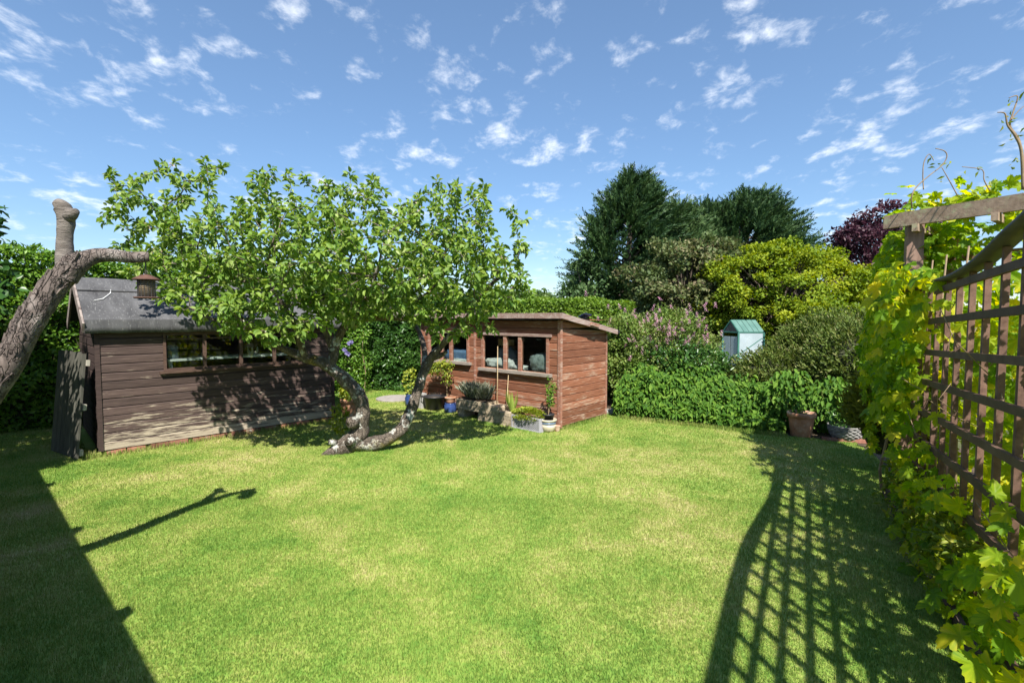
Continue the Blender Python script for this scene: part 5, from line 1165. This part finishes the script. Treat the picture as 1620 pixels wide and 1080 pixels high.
# over and between the beams
for k in range(620):
    s = rs.uniform(-.3, 2.5); p = PB+BD*s+sd*rs.uniform(-.05,.95)+Vector((0,0,2.60+rs.uniform(-.28,.30)+.1*mnoise.noise(Vector((s*2,0,0)))))
    if p.z > 2.72 and (p-PB).dot(sd) < .10: continue
    addleaf(p, Vector((-.3,-.4,1)), rs.uniform(.09,.16), np.clip(rs.normal(.48,.2),0,1), .25)
for k in range(110):
    s = rs.uniform(-.35, 1.6)*(1 if k % 3 else .4); p = PB+BD*s+sd*rs.uniform(.12,.5)+Vector((0,0,2.84+abs(rs.normal())*.10))
    addleaf(p, Vector((-.3,-.5,.8)), rs.uniform(.09,.15), np.clip(rs.normal(.6,.2),0,1), .2)
hl.sort(key=lambda l: -l[3]/max(.5, l[0].y)*(1 if abs(l[0].x/l[0].y) < 1.05 else .2))
T_, fs_ = TPL['hop']; variants = []
for k in range(6):
    tone = (.25,.40,.52,.64,.78,.92)[k]; me = bpy.data.meshes.new('leaf'); V = T_.copy(); V[:,2] *= (.6,1.0,1.4,.8,1.2,1.6)[k]; V[:,0] *= (1.0,.9,1.1,1.05,.95,1.0)[k]
    me.from_pydata([tuple(v) for v in V], [], fs_); a_ = me.attributes.new('rnd','FLOAT','POINT'); a_.data.foreach_set('value', np.clip(tone-.10+V[:,1]*.10+V[:,2]*-1.6+RS.normal(size=len(V))*.07,0,1).astype(np.float32)); me.materials.append(M['hop'])
    me.polygons.foreach_set('use_smooth', [True]*len(me.polygons)); me.update(); variants.append(me)
NB = 300
for p, d, n_, s, tone in hl[:NB]:
    k = int(np.argmin([abs(tone-t) for t in (.25,.40,.52,.64,.78,.92)])); o = link('leaf', variants[k], hp)
    d = d.normalized(); n_ = (n_-d*n_.dot(d)).normalized(); x_ = d.cross(n_); m = Matrix((x_, d, n_)).transposed().to_4x4(); o.matrix_local = Matrix.Translation(p-HO) @ m @ Matrix.Scale(s, 4)
rest = hl[NB:]
o = leaves('foliage', [tuple(l[0]-HO) for l in rest], np.array([tuple(l[1]) for l in rest]), np.array([tuple(l[2]) for l in rest]), np.array([l[3] for l in rest]), M['hop'], hp, 'hop', 1.0, np.array([l[4] for l in rest]), True); stuff(o)
# tendrils
b = MB()
def tend(pl, r0, r1, Y0=None):
    pp, _ = smooth_path([at(*p)-HO for p in pl], [0]*len(pl), 6); k = len(pp); b.tube(pp, [r0+(r1-r0)*i/(k-1) for i in range(k)], 6)
tend([(1443,330,4.75),(1442,312,4.7),(1450,296,4.7),(1470,278,4.68),(1490,262,4.66),(1498,248,4.65),(1494,239,4.65),(1480,235,4.65)], .006, .004)
tend([(1461,300,4.7),(1460,275,4.7),(1462,256,4.7),(1470,244,4.7),(1477,254,4.7)], .005, .003)
tend([(1515,310,4.6),(1502,286,4.6),(1490,265,4.6)], .005, .003); tend([(1566,302,4.5),(1557,285,4.5),(1556,272,4.5),(1549,267,4.5),(1522,264,4.5)], .005, .003)
tend([(1619,300,4.0),(1616,240,4.0),(1606,215,4.0),(1594,198,4.0),(1590,180,4.0),(1578,178,4.0)], .013, .003); tend([(1620,262,4.02),(1612,222,4.02),(1598,200,4.02),(1602,180,4.02),(1610,153,4.02),(1596,155,4.02)], .010, .003); tend([(1600,190,4.0),(1610,177,4.0),(1620,168,4.0)], .005, .002)
for k in range(22):
    Y = rs.uniform(2.0,4.5); z = rs.uniform(.4,1.8); A = TP(Y,z,rs.uniform(-.1,.05))-HO; B = A+Vector((rs.normal()*.15, rs.normal()*.2, rs.uniform(.1,.4))); b.tube([tuple(A), tuple((A+B)/2+Vector((rs.normal()*.04,rs.normal()*.04,0))), tuple(B)], [.003,.003,.002], 5)
for s in (.0,.4,.9): b.tube([tuple(TP(4.6-s,0,-.12)-HO), tuple(TP(4.5-s,.8,-.08)-HO), tuple(TP(4.65-s,1.6,-.1)-HO), tuple(TP(4.5-s,2.3,-.1)-HO)], [.014,.012,.010,.006], 7, .1)
b.build('stem', M['vinestem'], hp, True)
P = []
for (u, v, Y) in ((1598,165,4),(1612,160,4),(1603,187,4),(1590,198,4),(1598,217,4),(1612,215,4),(1484,262,4.66),(1502,258,4.65),(1551,269,4.5),(1566,284,4.5),(1520,280,4.6),(1495,285,4.6),(1474,250,4.7),(1610,258,4),(1600,262,4)):
    for k in range(3): P.append(at(u+random.gauss(0,3), v+random.gauss(0,3), Y)-HO)
n = len(P); o = leaves('young_leaf', [tuple(p) for p in P], rnd_dirs(n)+np.array([-.5,0,.1]), rnd_dirs(n), RS.uniform(.03,.07,n), M['spirea'], hp, 'diamond', .35); stuff(o)
# fine ferny shoots seen over the beams
# golden conifer under the hop, spirea at the foot of the trellis
broom('golden_conifer', 'clipped yellow green conifer bush at the foot of the hop', (4.47, 5.72, .60), (.27,.55,.55), 1500, M['yew'], 81)
sp2 = thing('spirea_bush', 'low yellow green spirea with faded pink flower heads under the trellis', 'shrub', TP(3.6, 0, .02)); SO = TP(3.6,0,.02)
n = 2600; Y = RS.uniform(2.75,4.5,n); hh = RS.rand(n)**.7; P = np.array([tuple(TP(y_, .06+h_*.52*(1-.25*abs(y_-3.6)), .02+RS.uniform(-.25,.24)*(1-.4*h_))-SO) for y_, h_ in zip(Y, hh)])
o = leaves('foliage', P, rnd_dirs(n)*.8+np.array([-.3,-.2,.2]), rnd_dirs(n)*.5+np.array([-.3,-.3,.9]), RS.uniform(.035,.075,n), M['spirea'], sp2, 'oval', .45); stuff(o)
b = MB()
for k in range(60): q = P[k]; b.tube([(q[0]*.75, q[1]*.75, 0), tuple(q)], [.004,.002], 4, caps=False)
b.build('stem', M['vinestem'], sp2)
P = []
for (u, v, Y) in ((1521,830,3.3),(1497,822,3.5),(1455,845,3.7),(1436,860,3.8),(1465,842,3.65),(1475,912,3.1),(1450,888,3.4),(1440,875,3.6),(1523,838,3.2),(1488,850,3.4)):
    c = at(u, v, Y)-SO
    for k in range(34): P.append(c+Vector((random.gauss(0,.022),random.gauss(0,.022),random.gauss(0,.008))))
n = len(P); o = leaves('flower', [tuple(p) for p in P], rnd_dirs(n)+np.array([0,0,.6]), rnd_dirs(n), RS.uniform(.008,.014,n), pink2 if False else M['blossom'], sp2, 'diamond', 1.0); stuff(o)

# ------------------------------------------------------------ left side, beyond the frame: close boarded fence and tall laurel whose shade falls on the lawn
fn = thing('board_fence', 'close boarded timber fence along the left edge of the lawn', 'fence', (-.75, .14, 0)); FA = Vector((-.75,.14,0)); FB = Vector((-5.55,4.38,0)); fdv = (FB-FA).normalized(); L = (FB-FA).length
k = 0; s = 0; fang = math.atan2(fdv.y, fdv.x); fme = None
while s < L:
    if fme is None: b = MB(); b.box(-.062,.062,-.011,.011,.03,1.86); fme = b.mesh('board', M['fence'])
    link('board', fme, fn, FA+fdv*s-FA, (0,0,fang)); s += .123
for j, s in enumerate((0.02, 1.75, 3.5, 5.2, 6.35)):
    b = MB(); b.box(-.05,.05,-.05,.05,-.02,2.04, Matrix.Translation(fdv*min(s,L)) @ Matrix.Rotation(fang,4,'Z') @ Matrix.Translation((0,.065,0))); b.build('post', M['fence'], fn)
broadleaf('tall_laurel', 'tall laurel tree at the left end of the fence', (-7.15, 4.45, 2.6), (1.75,1.3,2.1), 230, 140, .11, M['laurel_leaf'], 91, .8, (.3,.5), .2, 'diamond', .1, None, 'shrub')
print('BLADES', NG, 'apple nodes', nn_, 'apple leaves', len(LP), 'tris', sum(len(m.loop_triangles) if False else len(m.polygons) for m in bpy.data.meshes))
